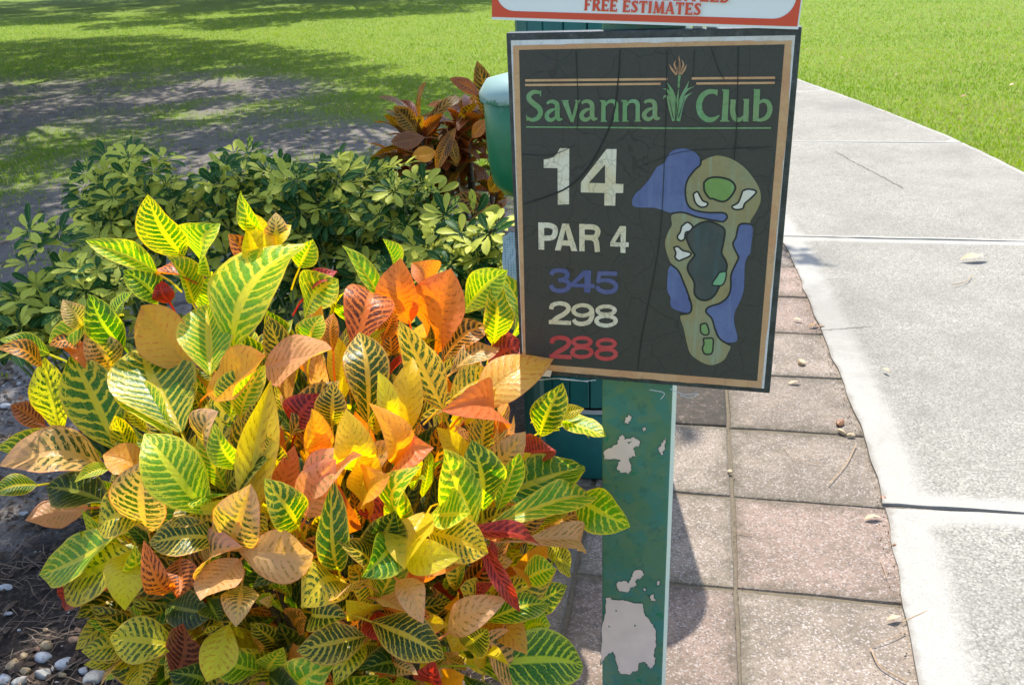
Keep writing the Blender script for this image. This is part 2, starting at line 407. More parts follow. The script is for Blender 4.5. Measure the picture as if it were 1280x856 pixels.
V_WHITE = vinyl('worn_white_edge', (.70, .69, .72), (.62, .56, .52), crack=.2)
V_TAN = vinyl('tan_fairway', (.30, .25, .12), (.27, .27, .16), (.27, .36, .27), .1)
V_LAKE = vinyl('lake_blue', (.10, .125, .28), (.125, .16, .32), (.15, .19, .35), .1)
V_DLAKE = vinyl('lake_grey', (.055, .07, .072), (.08, .075, .068), (.06, .10, .11), .1)
V_DARK = vinyl('map_outline', (.022, .024, .026), (.03, .03, .03), crack=.1)
V_BUNK = vinyl('bunker_white', (.68, .63, .52), (.70, .68, .64), crack=.1)
V_TEE = vinyl('putting_green', (.18, .30, .08), (.20, .32, .13), (.24, .40, .22), .1)
V_MINT = vinyl('mint_tee', (.18, .40, .22), (.22, .42, .25), crack=.1)
V_WHEAT = vinyl('wheat_brown', (.45, .22, .12), (.55, .33, .2), crack=.1)
M_WHITE = simple('white_sign_face', (.78, .78, .80), .35, .03, 12, .03)
M_RED = simple('red_sign_print', (.66, .075, .035), .35, .06, 20, .03)

# ================================================================== SETTING
def band(x, c, h, s): return np.exp(-((x - c) / h) ** 2 * .5) if s else 0
def bare_f(X, Y):
    n = fnoise(X * .7, Y * .55, 3, 4); n2 = fnoise(X * 2.3, Y * 1.6, 9, 3)
    b = .02 + 0 * X
    sh = 1 / (1 + np.exp(-((-.9 - X - np.maximum(0, (Y - 9)) * .42) * 2.2)))      # under the tree, left of the sunny lawn
    sh = sh * (1 / (1 + np.exp((Y - 15.5) * 1.2)))
    b = b + sh * (.47 + 1.7 * np.clip(n - .40, 0, 1) + .55 * (n2 - .5))
    b = b + 1.0 * np.exp(-(((X + 2.7) / 1.5) ** 2 + ((Y - 4.5) / 1.5) ** 2))
    b = b + .75 * np.exp(-(((X + 1.3) / 1.0) ** 2 + ((Y - 8.6) / .8) ** 2))
    b = b + .55 * np.exp(-(((X + 1.7) / .9) ** 2 + ((Y - 6.4) / .5) ** 2))
    b = b + .9 * np.exp(-(((X + .2) / 1.2) ** 2 + ((Y - 5.0) / 1.5) ** 2))
    b = b + .22 * np.exp(-(((X + 6.5) / 3.0) ** 2 + ((Y - 12) / 2.6) ** 2))
    rs = 1 / (1 + np.exp(-(X - 1.0) * 3)); b = b + rs * np.clip(n2 - .62, 0, 1) * .9
    return np.clip(b, 0, 1.3)
xs = np.unique(np.r_[np.linspace(-500, -30, 24), np.linspace(-30, -16, 30), np.arange(-16, 10, .14), np.linspace(10, 40, 40), np.linspace(40, 500, 24)])
ys = np.unique(np.r_[np.linspace(-200, -2, 20), np.arange(-2, 18, .14), np.linspace(18, 60, 90), np.linspace(60, 900, 30)])
GX, GY = np.meshgrid(xs, ys); nx, ny = len(xs), len(ys)
GZ = -.012 + .015 * (fnoise(GX * 1.5, GY * 1.5, 5) - .5) - .01
V = np.c_[GX.ravel(), GY.ravel(), GZ.ravel()]
ii = (np.arange(ny - 1)[:, None] * nx + np.arange(nx - 1)[None]).ravel()
Fq = np.c_[ii, ii + 1, ii + nx + 1, ii + nx].tolist()
tag(mesh('lawn', V, Fq, M_GROUND, None, True, attr={'bare': bare_f(GX, GY).ravel()}), kind='structure')

# planting bed
bx = np.arange(-2.6, .52, .05); by = np.arange(.2, 4.4, .05)
BX, BY = np.meshgrid(bx, by)
BZ = .004 + .03 * (fnoise(BX * 5, BY * 5, 21) - .5) * np.clip((BX + 2.6) * 3, 0, 1) * np.clip((.4 - BX) * 4, 0, 1)
wob = fnoise(BY * 2, BX * 0, 31) * .5
keep = (BX > -2.1 + wob - .25) & (BX < .06 + .2155 / .9765 * (BY - 1.4) - .09)& (BY < 4.2 + .4 * (wob - .25) - .25 * np.abs(BX + 1))
Vb = np.c_[BX.ravel(), BY.ravel(), BZ.ravel() + .012]; Fb = []
for j in range(len(by) - 1):
    for i in range(len(bx) - 1):
        if keep[j, i] and keep[j + 1, i] and keep[j, i + 1] and keep[j + 1, i + 1]:
            q = j * len(bx) + i; Fb.append((q, q + 1, q + len(bx) + 1, q + len(bx)))
bb = np.clip(1.0 * np.exp(-(((BX + 2.0) / .55) ** 2 + ((BY - 3.0) / .9) ** 2)) + .3 * np.exp(-(((BX + 1.7) / .45) ** 2 + ((BY - 2.4) / .5) ** 2)), 0, 1)
tag(mesh('planting_bed', Vb, Fb, M_MULCH, None, True, attr={'bare': bb.ravel()}), kind='structure')

# pavers
PJ = np.array([.757, 2.712]); PL = np.array([.2155, .9765]); PR = np.array([.9765, -.2155]); PS = .436
pv = empty('paver_strip', (.757, 2.712, 0), None, None); tag(pv, kind='structure')
c4 = [PJ + PR * a + PL * b for a, b in ((-1.75, -2.6), (.50, -2.6), (.50, 3.5), (-.9, 3.5), (-.9, .0), (-1.75, .0))]
mesh('joint_sand', [(c[0], c[1], .003) for c in c4], [(0, 1, 2, 3, 4, 5)], simple('joint_sand', (.13, .105, .07), .95, .5, 60, .6, .004), pv)
def paver_mesh(ext=0., seed=0):
    rs = random.Random(seed); h = PS / 2 - .004; n = 4; ring = []
    for (x0, y0), (x1, y1) in (((-1, -1), (1, -1)), ((1, -1), (1, 1)), ((1, 1), (-1, 1)), ((-1, 1), (-1, -1))):
        for k in range(n): ring.append((x0 + (x1 - x0) * k / n, y0 + (y1 - y0) * k / n))
    V = []; F = []; m = len(ring); jit = [(rs.uniform(-.0035, .001), rs.uniform(0, .004)) for _ in ring]
    for lev, (z, d) in enumerate(((-.05, 0), (-.006, 0), (-.0015, .0025), (0, .008))):
        for (x, y), (j, c) in zip(ring, jit):
            k = h + (j if lev else 0) - d - (c if lev == 3 else 0); V.append((x * k + (ext if x > .99 else 0), y * k, z))
    for l in range(3):
        for i in range(m): F.append((l * m + i, l * m + (i + 1) % m, (l + 1) * m + (i + 1) % m, (l + 1) * m + i))
    F.append(tuple(3 * m + i for i in range(m))); me = bpy.data.meshes.new('paver'); me.from_pydata(V, [], F); me.materials.append(M_PAV); return me
pm = [paver_mesh(0, i) for i in range(6)]; pmw = [paver_mesh(.16, 20 + i) for i in range(6)]; rot = math.atan2(PR[1], PR[0])
for m in range(-5, 8):
    for k in range(-4, 1):
        if k < -1 and m > (1 if k == -2 else -1): continue
        c = PJ + PR * (k + .5) * PS + PL * (m + .5) * PS
        o = link('paver', random.choice(pmw if k == 0 else pm), pv); o['wide'] = .16 if k == 0 else 0.
        o.location = (c[0] - .757 + random.uniform(-.0025, .0025), c[1] - 2.712 + random.uniform(-.0025, .0025), .010 + random.uniform(-.003, .003))
        o.rotation_euler = (random.uniform(-.008, .008), random.uniform(-.008, .008), rot + random.uniform(-.008, .008))
        o['stain'] = .85 if (k, m) == (-1, 0) else random.choice([0., .0, .1, .2])

# concrete path
LE = np.array([(.45, -1.2), (.62, .3), (.892, 1.513), (1.122, 2.192), (1.235, 2.75), (1.362, 3.56), (1.555, 4.60), (1.66, 5.6), (1.70, 7.3), (1.62, 9.3), (1.5, 11.6), (1.45, 14.2), (1.6, 17.5)])
RE = np.array([(2.30, -1.6), (2.56, .0), (2.84, 1.2), (3.05, 2.0), (3.22, 2.8), (3.40, 3.7), (3.56, 4.75), (3.63, 5.95), (3.73, 7.2), (3.68, 9.3), (3.55, 11.6), (3.5, 14.4), (3.6, 18.2)])
def resamp(P, n):
    d = np.r_[0, np.cumsum(np.linalg.norm(np.diff(P, axis=0), axis=1))]; t = np.linspace(0, d[-1], 600)
    x = np.interp(t, d, P[:, 0]); y = np.interp(t, d, P[:, 1])
    for _ in range(260):
        x[1:-1] = (x[:-2] + x[1:-1] * 2 + x[2:]) / 4; y[1:-1] = (y[:-2] + y[1:-1] * 2 + y[2:]) / 4
    return np.c_[x, y]
LEs, REs = resamp(LE, 0), resamp(RE, 0)
def at_y(E, y): return np.array([np.interp(y, E[:, 1], E[:, 0]), y])
path = tag(link('path', None), kind='structure')
JL = [-.8, 2.192, 4.845, 7.52, 10.1, 12.9, 16.]
JR = [-1.35, 1.83, 4.38, 7.03, 9.9, 12.9, 16.6]
for s in range(6):
    nu = 44 if s < 3 else 18; nv = 54 if s < 3 else 20
    V = []; E = []
    for j in range(nv + 1):
        t = j / nv
        l = at_y(LEs, JL[s] + (JL[s + 1] - JL[s]) * t); r = at_y(REs, JR[s] + (JR[s + 1] - JR[s]) * t)
        wd = np.linalg.norm(r - l); lg = JL[s + 1] - JL[s]
        for i in range(nu + 1):
            q = l + (r - l) * (.5 - .5 * math.cos(math.pi * i / nu) if False else i / nu)
            ax = min(i / nu * wd, (1 - i / nu) * wd * 3 + .045); ay = min(t, 1 - t) * lg
            e = min(ax, ay * 1.5 + .02 if s == 1 or s == 0 else ay * 3 + .03); jit = 0
            qq = q.copy()
            if i in (0, nu): qq = qq + (r - l) / wd * (.012 * (vnoise(q[1] * 9, s, 3) - .5))
            if j == 0: qq = qq + np.array([0, .006 + .008 * float(vnoise(q[0] * 14, s, 5))])
            if j == nv: qq = qq - np.array([0, .006 + .008 * float(vnoise(q[0] * 14, s, 6))])
            V.append((qq[0], qq[1], .018 + .0015 * math.sin(s * 2 + i * .2))); E.append(e)
    W_ = nu + 1
    F = [(j * W_ + i, j * W_ + i + 1, (j + 1) * W_ + i + 1, (j + 1) * W_ + i) for j in range(nv) for i in range(nu)]
    bd = [j * W_ for j in range(nv, -1, -1)] + list(range(1, W_)) + [j * W_ + nu for j in range(1, nv + 1)] + [nv * W_ + i for i in range(nu - 1, 0, -1)]
    k0 = len(V); V += [(V[b][0], V[b][1], -.08) for b in bd]; E += [0] * len(bd)
    F += [(bd[(i + 1) % len(bd)], bd[i], k0 + i, k0 + (i + 1) % len(bd)) for i in range(len(bd))]
    mesh('concrete_slab', V, F, M_CONC, path, False, attr={'edge': E})
# soil seen down the slab joints
mesh('joint_fill', [(*at_y(LEs, -.8), .004), (*at_y(REs, -.8), .004), (*at_y(REs, 5), .004), (*at_y(LEs, 5), .004)], [(0, 1, 2, 3)],
     simple('joint_dirt', (.028, .022, .016), .95, .4, 60, .5, .004), path)
mesh('joint_fill', [(*at_y(LEs, 5), .0045), (*at_y(REs, 5), .0045), (*at_y(REs, 8.5), .0045), (*at_y(LEs, 8.5), .0045)], [(0, 1, 2, 3)],
     simple('joint_moss', (.20, .19, .06), .95, .4, 60, .5, .004), path)
def crack(pts, wd, name='crack'):
    P = np.array([ground(*p, Z=.02)[:2] for p in pts]); out = []
    d = np.r_[0, np.cumsum(np.linalg.norm(np.diff(P, axis=0), axis=1))]; t = np.linspace(0, d[-1], 40)
    q = np.c_[np.interp(t, d, P[:, 0]), np.interp(t, d, P[:, 1])]; q += rng.normal(0, wd * .6, q.shape)
    V = []; F = []
    for i in range(40):
        a = q[min(i + 1, 39)] - q[max(i - 1, 0)]; a = np.array([-a[1], a[0]]) / (np.linalg.norm(a) + 1e-9) * wd * random.uniform(.25, .6)
        V += [(*(q[i] - a),   .0212), (*(q[i] + a),   .0212)]
        if i: F.append((2 * i - 2, 2 * i - 1, 2 * i + 1, 2 * i))
    return mesh(name, V, F, simple('crack_dirt', (.10, .085, .07), .95, .3, 60), path)
crack([(1045, 190), (1085, 212), (1130, 236)], .009); crack([(1022, 413), (1050, 411), (1088, 408)], .004)

# ================================================================== SIGN POST, SIGNS
YAW = .286725; SA = np.array([.01298, 1.4956, 1.47561]); SW, SH = .457, .61282
ST = np.array([math.cos(YAW), -math.sin(YAW), 0]); SD = np.array([0, 0, -1.]); SN = np.array([-math.sin(YAW), -math.cos(YAW), 0])
def homog(src, dst):
    A = []; b = []
    for (x, y), (u, v) in zip(src, dst):
        A += [[x, y, 1, 0, 0, 0, -u * x, -u * y], [0, 0, 0, x, y, 1, -v * x, -v * y]]; b += [u, v]
    h = np.linalg.solve(np.array(A, float), np.array(b, float)); return np.r_[h, 1].reshape(3, 3)
HB = homog([(631, 39), (1000.3, 36), (964.8, 491.5), (652, 467)], [(0, 0), (SW, 0), (SW, SH), (0, SH)])
def buv(x, y):
    q = HB @ np.array([x, y, 1]); return q[:2] / q[2]
def sp(u, v, h=0.): return SA + ST * u + SD * v + SN * h
def onplane(x, y, h):                          # pixel to a point on the plane lying h in front of the sign face
    v = ray(x, y); P0 = SA + SN * h; return CAM + v * (((P0 - CAM) @ SN) / (v @ SN))

def catmull(P, Wd, sub=6):
    P = np.asarray(P, float); Wd = np.asarray(Wd, float); n = len(P)
    if n < 3: return P, Wd
    Q = np.vstack([2 * P[0] - P[1], P, 2 * P[-1] - P[-2]]); out = []; wo = []
    for i in range(n - 1):
        for k in range(sub):
            t = k / sub; a, b, c, d = Q[i], Q[i + 1], Q[i + 2], Q[i + 3]
            out.append(.5 * (2 * b + (c - a) * t + (2 * a - 5 * b + 4 * c - d) * t * t + (3 * b - a - 3 * c + d) * t ** 3)); wo.append(Wd[i] * (1 - t) + Wd[i + 1] * t)
    out.append(P[-1]); wo.append(Wd[-1]); return np.array(out), np.array(wo)
class Print:                                   # flat lettering laid on the sign board
    def __init__(s, off, sc, h=.0004, mapf=None):
        s.off = off; s.sc = sc; s.h = h; s.V = []; s.F = []; s.k = 0; s.map = mapf or (lambda x, y, h: sp(*buv(x, y), h))
    def P(s, x, y): return s.map(s.off[0] + x / s.sc, s.off[1] + y / s.sc, s.h + s.k * .00006)
    def stroke(s, pts, wd, smooth=True, dx=0, dy=0, closed=False):
        pts = [(x + dx, y + dy) for x, y in pts]
        wd = wd if hasattr(wd, '__len__') else [wd] * len(pts)
        if closed: pts = pts + pts[:1]; wd = list(wd) + [wd[0]]
        p, w_ = catmull(pts, wd) if smooth and len(pts) > 2 else (np.array(pts, float), np.array(wd, float))
        k0 = len(s.V); n = len(p)
        for i in range(n):
            a = p[min(i + 1, n - 1)] - p[max(i - 1, 0)]
            if closed and i in (0, n - 1): a = p[1] - p[n - 2]
            a = np.array([-a[1], a[0]]) / (np.linalg.norm(a) + 1e-9) * w_[i] / 2
            s.V += [s.P(*(p[i] - a)), s.P(*(p[i] + a))]
            if i: s.F.append((k0 + 2 * i - 2, k0 + 2 * i, k0 + 2 * i + 1, k0 + 2 * i - 1))
        s.k += 1; return s
    def ring(s, cx, cy, rx, ry, wd, dx=0, dy=0):
        k0 = len(s.V); n = 28
        for i in range(n):
            q = 2 * math.pi * i / n; c, d = math.cos(q), math.sin(q)
            for g in (-wd / 2, wd / 2): s.V.append(s.P(cx + dx + (rx + g) * c, cy + dy + (ry + g * .9) * d))
        for i in range(n):
            j = (i + 1) % n; s.F.append((k0 + 2 * i, k0 + 2 * i + 1, k0 + 2 * j + 1, k0 + 2 * j))
        s.k += 1; return s
    def poly(s, *loops, smooth=False, grow=0):
        L = []
        for lp in loops:
            lp = list(lp)
            if smooth: q, _ = catmull(lp + lp[:1], [1] * (len(lp) + 1), 5); lp = [tuple(a) for a in q[:-1]]
            L.append(lp)
        tr = tessellate_polygon([[Vector((x, y, 0)) for x, y in lp] for lp in L]); k0 = len(s.V)
        for lp in L: s.V += [s.P(x, y) for x, y in lp]
        s.F += [tuple(k0 + i for i in t) for t in tr]; s.k += 1; return s
    def build(s, name, mat, parent, label=None):
        # make faces look outward
        V = np.array(s.V); F = []
        for f in s.F:
            a, b, c = V[f[0]], V[f[1]], V[f[2]]
            F.append(f if np.cross(b - a, c - a) @ SN > 0 else f[::-1])
        o = mesh(name, V, F, mat, parent)
        if label: o['label'] = label
        return o

# --- post
PH = -.030                                     # its front face lies this far behind the sign face
post = empty('sign_post', tuple(sp(.22, SA[2], PH)), 'green metal sign post with peeling paint standing on the pavers', 'post')
pl = onplane(752.5, 640, PH); pr_ = onplane(835.5, 640, PH)
u0 = (pl - SA) @ ST; u1 = (pr_ - SA) @ ST
mb = MB().box(sp(u0, SA[2], PH), ST * (u1 - u0), -SN * .09, np.array([0, 0, 1.75]))
o = mb.build('shaft', M_POST, post); bevel(o, .003, 2)
o.data.materials.append(M_PSIDE)
for f in o.data.polygons:
    if np.array(f.normal) @ ST > .6: f.material_index = 1
class Patch(Print): pass
pmap = lambda x, y, h: onplane(x, y, PH + .0006 + h)
def rough_poly(pts, amp, n=3):
    out = []; m = len(pts)
    for i in range(m):
        a, b = np.array(pts[i], float), np.array(pts[(i + 1) % m], float)
        for k in range(n):
            out.append(tuple(a + (b - a) * k / n + (rng.normal(0, amp, 2) if k else 0)))
    return out
ZP = ((720, 480), 2.276)
for loops, lab in [
    ([[(85, 605), (110, 612), (140, 615), (165, 622), (188, 622), (195, 650), (215, 680), (228, 700), (230, 740), (222, 770), (226, 795), (212, 812), (195, 790), (180, 792), (178, 810), (150, 828), (125, 822), (115, 795), (105, 760), (85, 775), (70, 800), (72, 740), (75, 680), (83, 640)],
      [(112, 640), (118, 644), (113, 648)], [(92, 685), (98, 689), (93, 692)], [(165, 682), (172, 686), (166, 690)]], 'large patch of bare primer low on the post'),
    ([[(78, 190), (95, 180), (115, 172), (122, 150), (135, 145), (140, 158), (165, 150), (182, 160), (180, 178), (165, 180), (170, 205), (152, 212), (158, 245), (150, 256), (125, 252), (115, 238), (125, 215), (100, 215), (80, 216)], [(145, 165), (160, 162), (150, 170)]], 'mid-height patch of bare primer on the post'),
    ([[(112, 575), (120, 560), (140, 558), (150, 566), (160, 545), (165, 530), (185, 527), (195, 540), (185, 552), (170, 560), (172, 575), (155, 580), (150, 592), (125, 590)]], None),
    ([[(140, 95), (150, 85), (160, 92), (155, 105), (145, 116), (138, 108)]], None), ([[(188, 124), (197, 120), (200, 130), (192, 136)]], None),
    ([[(235, 180), (248, 160), (257, 152), (254, 185), (245, 202), (236, 195)]], None),
    ([[(205, 600), (222, 595), (225, 618), (212, 615)]], None), ([[(228, 562), (238, 556), (240, 572), (230, 575)]], None), ([[(192, 580), (200, 578), (200, 588), (193, 590)]], None)]:
    rp = rough_poly(loops[0], 1.6, 5); e_ = Print(*ZP, h=.0009, mapf=pmap); e_.stroke(rp, [random.uniform(.6, 2.6) for _ in rp], False, closed=True); e_.build('paint_edge', M_PEDGE, post)
    p = Print(*ZP, h=0, mapf=pmap); p.poly(rp, *loops[1:]); p.build('bare_patch', M_BARE, post, lab)

# --- golf tee sign
sign = empty('tee_sign', tuple(sp(SW / 2, SH, -.012)), 'black golf hole sign with green club lettering and course map on green post', 'sign')
mb = MB()
o = mb.box(sp(0, SH, -.026), ST * SW, SN * .0245, np.array([0, 0, SH])).build('backing_board', M_FRAME, sign); bevel(o, .0025, 2)
def quadpx(c, h, name, mat, label=None):
    p = Print((0, 0), 1, h); p.poly(c); return p.build(name, mat, sign, label)
quadpx([(637.5, 48.5), (992, 46.5), (957.5, 485), (655, 459.5)], -.0010, 'worn_edge', V_WHITE)
p = Print((0, 0), 1, -.0007)
out_ = rough_poly([(640, 55), (760, 53.5), (880, 52.5), (988, 52.5), (985, 130), (978, 215), (968, 330), (954.5, 484.5), (850, 477), (760, 470), (656, 460.5), (652, 380), (646, 220)], .45, 8)
p.poly(out_); p.build('border', V_COPPER, sign)
quadpx([(648, 60.5), (979, 57.5), (949, 475.5), (659, 454)], -.0003, 'face_panel', M_FACE)
Z1 = ((800, 60), 7.111); Z4 = ((640, 80), 6.4); Z5 = ((660, 170), 5.707); Z6 = ((670, 320), 6.115); Z2 = ((780, 170), 5.705)
h0 = .0004
# rules
p = Print(*Z4, h0); p.stroke([(103, 120), (1245, 121)], 19).stroke([(103, 157), (1190, 158)], 18); p.off, p.sc = Z1
p.stroke([(460, 273), (1192, 274)], 21).stroke([(500, 318), (1190, 319)], 20); p.build('copper_rule', V_COPPER, sign)
p = Print(*Z4, h0); p.stroke([(113, 493), (800, 503), (1280, 511)], 12, False); p.off, p.sc = Z1; p.stroke([(20, 710), (1160, 716)], 13, False); p.build('green_rule', V_GREEN, sign)
# club name
p = Print(*Z4, h0)
p.stroke([(226, 226), (205, 215), (170, 214), (137, 238), (138, 272), (172, 306), (215, 340), (229, 382), (205, 422), (160, 437), (122, 422)], [14, 28, 34, 38, 40, 42, 42, 40, 36, 30, 24])
p.stroke([(229, 200), (229, 248)], 9, False).stroke([(117, 398), (121, 445)], 9, False)
for dx, dy in ((0, 0), (280, 0), (782, 0)):
    p.stroke([(280, 308), (300, 294), (330, 291), (358, 308), (365, 345), (364, 400), (378, 432), (408, 430)], [20, 26, 30, 36, 38, 38, 34, 10], dx=dx, dy=dy)
    p.stroke([(352, 350), (310, 364), (279, 398), (290, 430), (322, 438), (358, 412)], [14, 30, 36, 36, 30, 20], dx=dx, dy=dy)
p.stroke([(425, 285), (485, 452)], [46, 26], False).stroke([(530, 285), (484, 455)], [27, 22], False).stroke([(398, 285), (456, 285)], 10, False).stroke([(506, 285), (550, 285)], 10, False)
for dx in (0, 172):
    p.stroke([(735, 283), (735, 456)], [34, 36], False, dx).stroke([(706, 289), (735, 289)], 12, False, dx).stroke([(712, 452), (766, 452)], 8, False, dx)
    p.stroke([(744, 335), (770, 300), (808, 292), (835, 312), (838, 360), (838, 456)], [14, 24, 32, 36, 34, 36], dx=dx).stroke([(812, 452), (864, 452)], 8, False, dx)
p.build('club_name', V_GREEN, sign, 'green lettering reading Savanna'); p = Print(*Z1, h0)
p.stroke([(682, 400), (655, 390), (600, 395), (550, 435), (526, 505), (540, 580), (590, 632), (650, 636), (706, 602)], [40, 40, 44, 50, 54, 54, 50, 40, 12]).stroke([(683, 372), (681, 425)], 12, False)
p.stroke([(765, 372), (752, 655)], [50, 54], False).stroke([(728, 379), (770, 379)], 14, False).stroke([(712, 650), (794, 652)], 12, False)
p.stroke([(828, 462), (822, 560), (842, 625), (885, 640), (938, 596)], [46, 46, 46, 36, 16]).stroke([(944, 458), (938, 657)], [44, 48], False).stroke([(800, 468), (830, 468)], 13, False).stroke([(915, 464), (950, 464)], 13, False)
p.stroke([(1036, 372), (1024, 655)], [54, 50], False).stroke([(1004, 379), (1040, 379)], 14, False)
p.stroke([(1040, 505), (1085, 475), (1130, 490), (1150, 545), (1130, 610), (1080, 642), (1015, 642)], [18, 30, 42, 46, 44, 32, 22])
p.build('club_name', V_GREEN, sign, 'green lettering reading Club')
# grass emblem
p = Print(*Z1, h0)
for pts, wd in [([(310, 645), (275, 530), (250, 440), (222, 428), (208, 452)], [42, 36, 26, 18, 2]), ([(316, 645), (300, 500), (265, 405), (235, 368), (204, 362)], [40, 32, 26, 16, 2]),
                ([(320, 620), (308, 450), (280, 375), (240, 303)], [26, 28, 28, 2]), ([(340, 648), (368, 520), (405, 440), (466, 396)], [40, 34, 26, 2]),
                ([(336, 640), (352, 500), (400, 392), (482, 340)], [30, 30, 24, 2]), ([(332, 560), (370, 440), (405, 370), (436, 294)], [20, 26, 24, 2]),
                ([(330, 520), (336, 440), (346, 365)], [14, 18, 4]), ([(344, 352), (346, 300), (352, 240)], [18, 18, 26])]:
    p.stroke(pts, wd)
p.build('grass_emblem', V_GREEN, sign)
p = Print(*Z1, h0 + .0006)
for a, b in [((318, 645), (318, 480)), ((322, 640), (352, 470)), ((300, 620), (262, 450)), ((345, 620), (395, 450)), ((335, 600), (318, 400)), ((342, 312), (352, 300))]: p.stroke([a, b], [7, 3], False)
p.build('blade_dark_line', V_DARK, sign)  # thin dark print lines on the emblem's grass blades
p = Print(*Z1, h0)
for pts, wd in [([(345, 235), (350, 150), (345, 70)], [22, 24, 2]), ([(325, 240), (285, 190), (258, 145)], [18, 20, 2]), ([(330, 205), (305, 150), (318, 110)], [16, 18, 2]), ([(365, 235), (395, 190), (414, 148)], [18, 20, 2]),
                ([(362, 205), (385, 150), (368, 105)], [16, 16, 2]), ([(320, 232), (330, 190), (322, 150)], [14, 16, 2]), ([(360, 235), (372, 190), (378, 160)], [14, 14, 2])]: p.stroke(pts, wd)
p.build('wheat_head', V_WHEAT, sign)
p = Print(*Z1, h0 + .0006)
for a, b in [((345, 230), (345, 110)), ((322, 222), (280, 160)), ((366, 222), (400, 160)), ((335, 200), (316, 140)), ((358, 200), (374, 140))]: p.stroke([a, b], 4, False)
for yy in (130, 150, 170, 190, 210):
    p.stroke([(320, yy - 12), (345, yy + 8), (372, yy - 12)], 3, False)
p.build('wheat_line', V_DARK, sign)
# 14 / PAR 4
p = Print(*Z5, h0)
p.poly([(115, 160), (150, 154), (185, 143), (212, 115), (230, 80), (298, 80), (299, 481), (218, 483), (215, 222), (115, 220)])
p.poly([(565, 88), (637, 88), (632, 335), (688, 338), (686, 402), (632, 402), (630, 492), (552, 491), (552, 401), (383, 396), (383, 325)], [(556, 198), (440, 328), (556, 332)])
p.build('hole_number', V_CREAM, sign, 'large cream number 14')
p = Print(*Z5, h0)
p.poly([(78, 610), (120, 611), (123, 806), (82, 804)]).stroke([(112, 630), (160, 632), (196, 650), (200, 685), (180, 718), (112, 724)], [38, 38, 38, 38, 38, 36])
p.poly([(252, 618), (298, 620), (362, 817), (318, 815), (306, 778), (252, 775), (240, 812), (199, 810)], [(274, 662), (294, 740), (258, 738)])
p.poly([(373, 621), (413, 622), (413, 818), (375, 817)]).stroke([(405, 642), (470, 644), (502, 660), (505, 690), (480, 718), (405, 718)], [38] * 6)
p.stroke([(465, 722), (492, 738), (500, 775), (505, 822)], [36, 38, 38, 36])
p.poly([(665, 637), (709, 638), (707, 752), (729, 755), (728, 786), (706, 787), (706, 830), (669, 828), (669, 784), (597, 782), (597, 752)], [(670, 690), (630, 753), (671, 754)])
p.build('par_text', V_CREAM, sign, 'cream lettering reading PAR 4')
# yardages
p = Print(*Z6, h0)
p.stroke([(124, 140), (142, 112), (190, 106), (238, 116), (250, 146), (226, 172), (180, 180)], [34, 34, 32, 34, 34, 32, 26])
p.stroke([(182, 181), (236, 186), (264, 212), (250, 246), (200, 262), (146, 252), (120, 218)], [26, 32, 36, 36, 34, 34, 34])
p.poly([(372, 104), (432, 104), (430, 208), (460, 211), (459, 242), (430, 242), (427, 276), (380, 274), (380, 238), (278, 232), (280, 200)], [(382, 148), (318, 206), (382, 209)])
p.stroke([(486, 127), (632, 131)], 34, False).stroke([(500, 118), (486, 200)], 32, False)
p.stroke([(482, 198), (530, 180), (592, 190), (624, 222), (606, 260), (548, 272), (498, 255), (476, 226)], [20, 30, 34, 36, 36, 34, 34, 30])
p.build('back_yardage', V_BLUE, sign, 'blue number 345')
def two(p, dx, dy):
    p.stroke([(126, 404), (136, 374), (185, 358), (242, 370), (260, 402), (230, 438), (170, 472), (130, 505)], [34, 34, 32, 34, 36, 36, 36, 34], dx=dx, dy=dy).stroke([(109, 502), (280, 509)], 32, False, dx, dy)
def eight(p, cx, cy): p.ring(cx, cy, 66, 31, 33).ring(cx, cy + 79, 74, 37, 34)
p = Print(*Z6, h0); two(p, 0, 0)
p.ring(368, 412, 70, 40, 34).stroke([(438, 400), (442, 450), (420, 498), (366, 516), (318, 506), (300, 482)], [34, 36, 36, 34, 32, 30]); eight(p, 550, 412)
p.build('middle_yardage', V_CREAM, sign, 'cream number 298')
p = Print(*Z6, h0); two(p, 6, 263); eight(p, 366, 654); eight(p, 553, 668)
p.build('front_yardage', V_RED, sign, 'red number 288')
# course map
D3 = 140 * 5.705
def z3(L): return [(x, y + D3) for x, y in L]
lake = [(65, 450), (90, 405), (130, 370), (190, 300), (240, 220), (290, 190), (330, 120), (380, 92), (450, 90), (510, 115), (545, 160), (545, 200), (510, 240), (465, 305), (445, 375), (455, 470), (500, 522), (600, 545), (715, 548), (740, 575), (720, 602), (690, 605), (590, 585), (520, 570), (430, 540), (350, 545), (280, 525), (220, 508), (110, 505), (70, 490)]
tan = [(555, 180), (620, 150), (680, 140), (770, 165), (860, 225), (930, 310), (972, 390), (975, 470), (945, 540), (908, 600), (900, 628), (830, 630), (805, 720), (785, 770), (820, 850)] + z3([(822, 70), (775, 175), (770, 260), (755, 335), (700, 385), (620, 415), (597, 450), (640, 500), (668, 590), (700, 650), (770, 690), (755, 745), (720, 800), (640, 830), (560, 805), (490, 750), (465, 680), (440, 570), (415, 480), (480, 455), (495, 410), (470, 330), (440, 250), (400, 160), (350, 110), (315, 30)]) + [(303, 750), (325, 680), (350, 630), (345, 570), (380, 545), (430, 540), (520, 570), (600, 565), (500, 522), (455, 470), (445, 375), (465, 305), (510, 240)]
mid = [(500, 650), (560, 615), (620, 608), (690, 635), (725, 670), (718, 750), (705, 830)] + z3([(735, 90), (740, 150), (690, 270), (650, 340), (600, 368), (550, 360), (515, 320), (512, 240), (468, 160), (470, 110), (515, 50)]) + [(512, 840), (480, 790), (455, 720), (470, 680)]
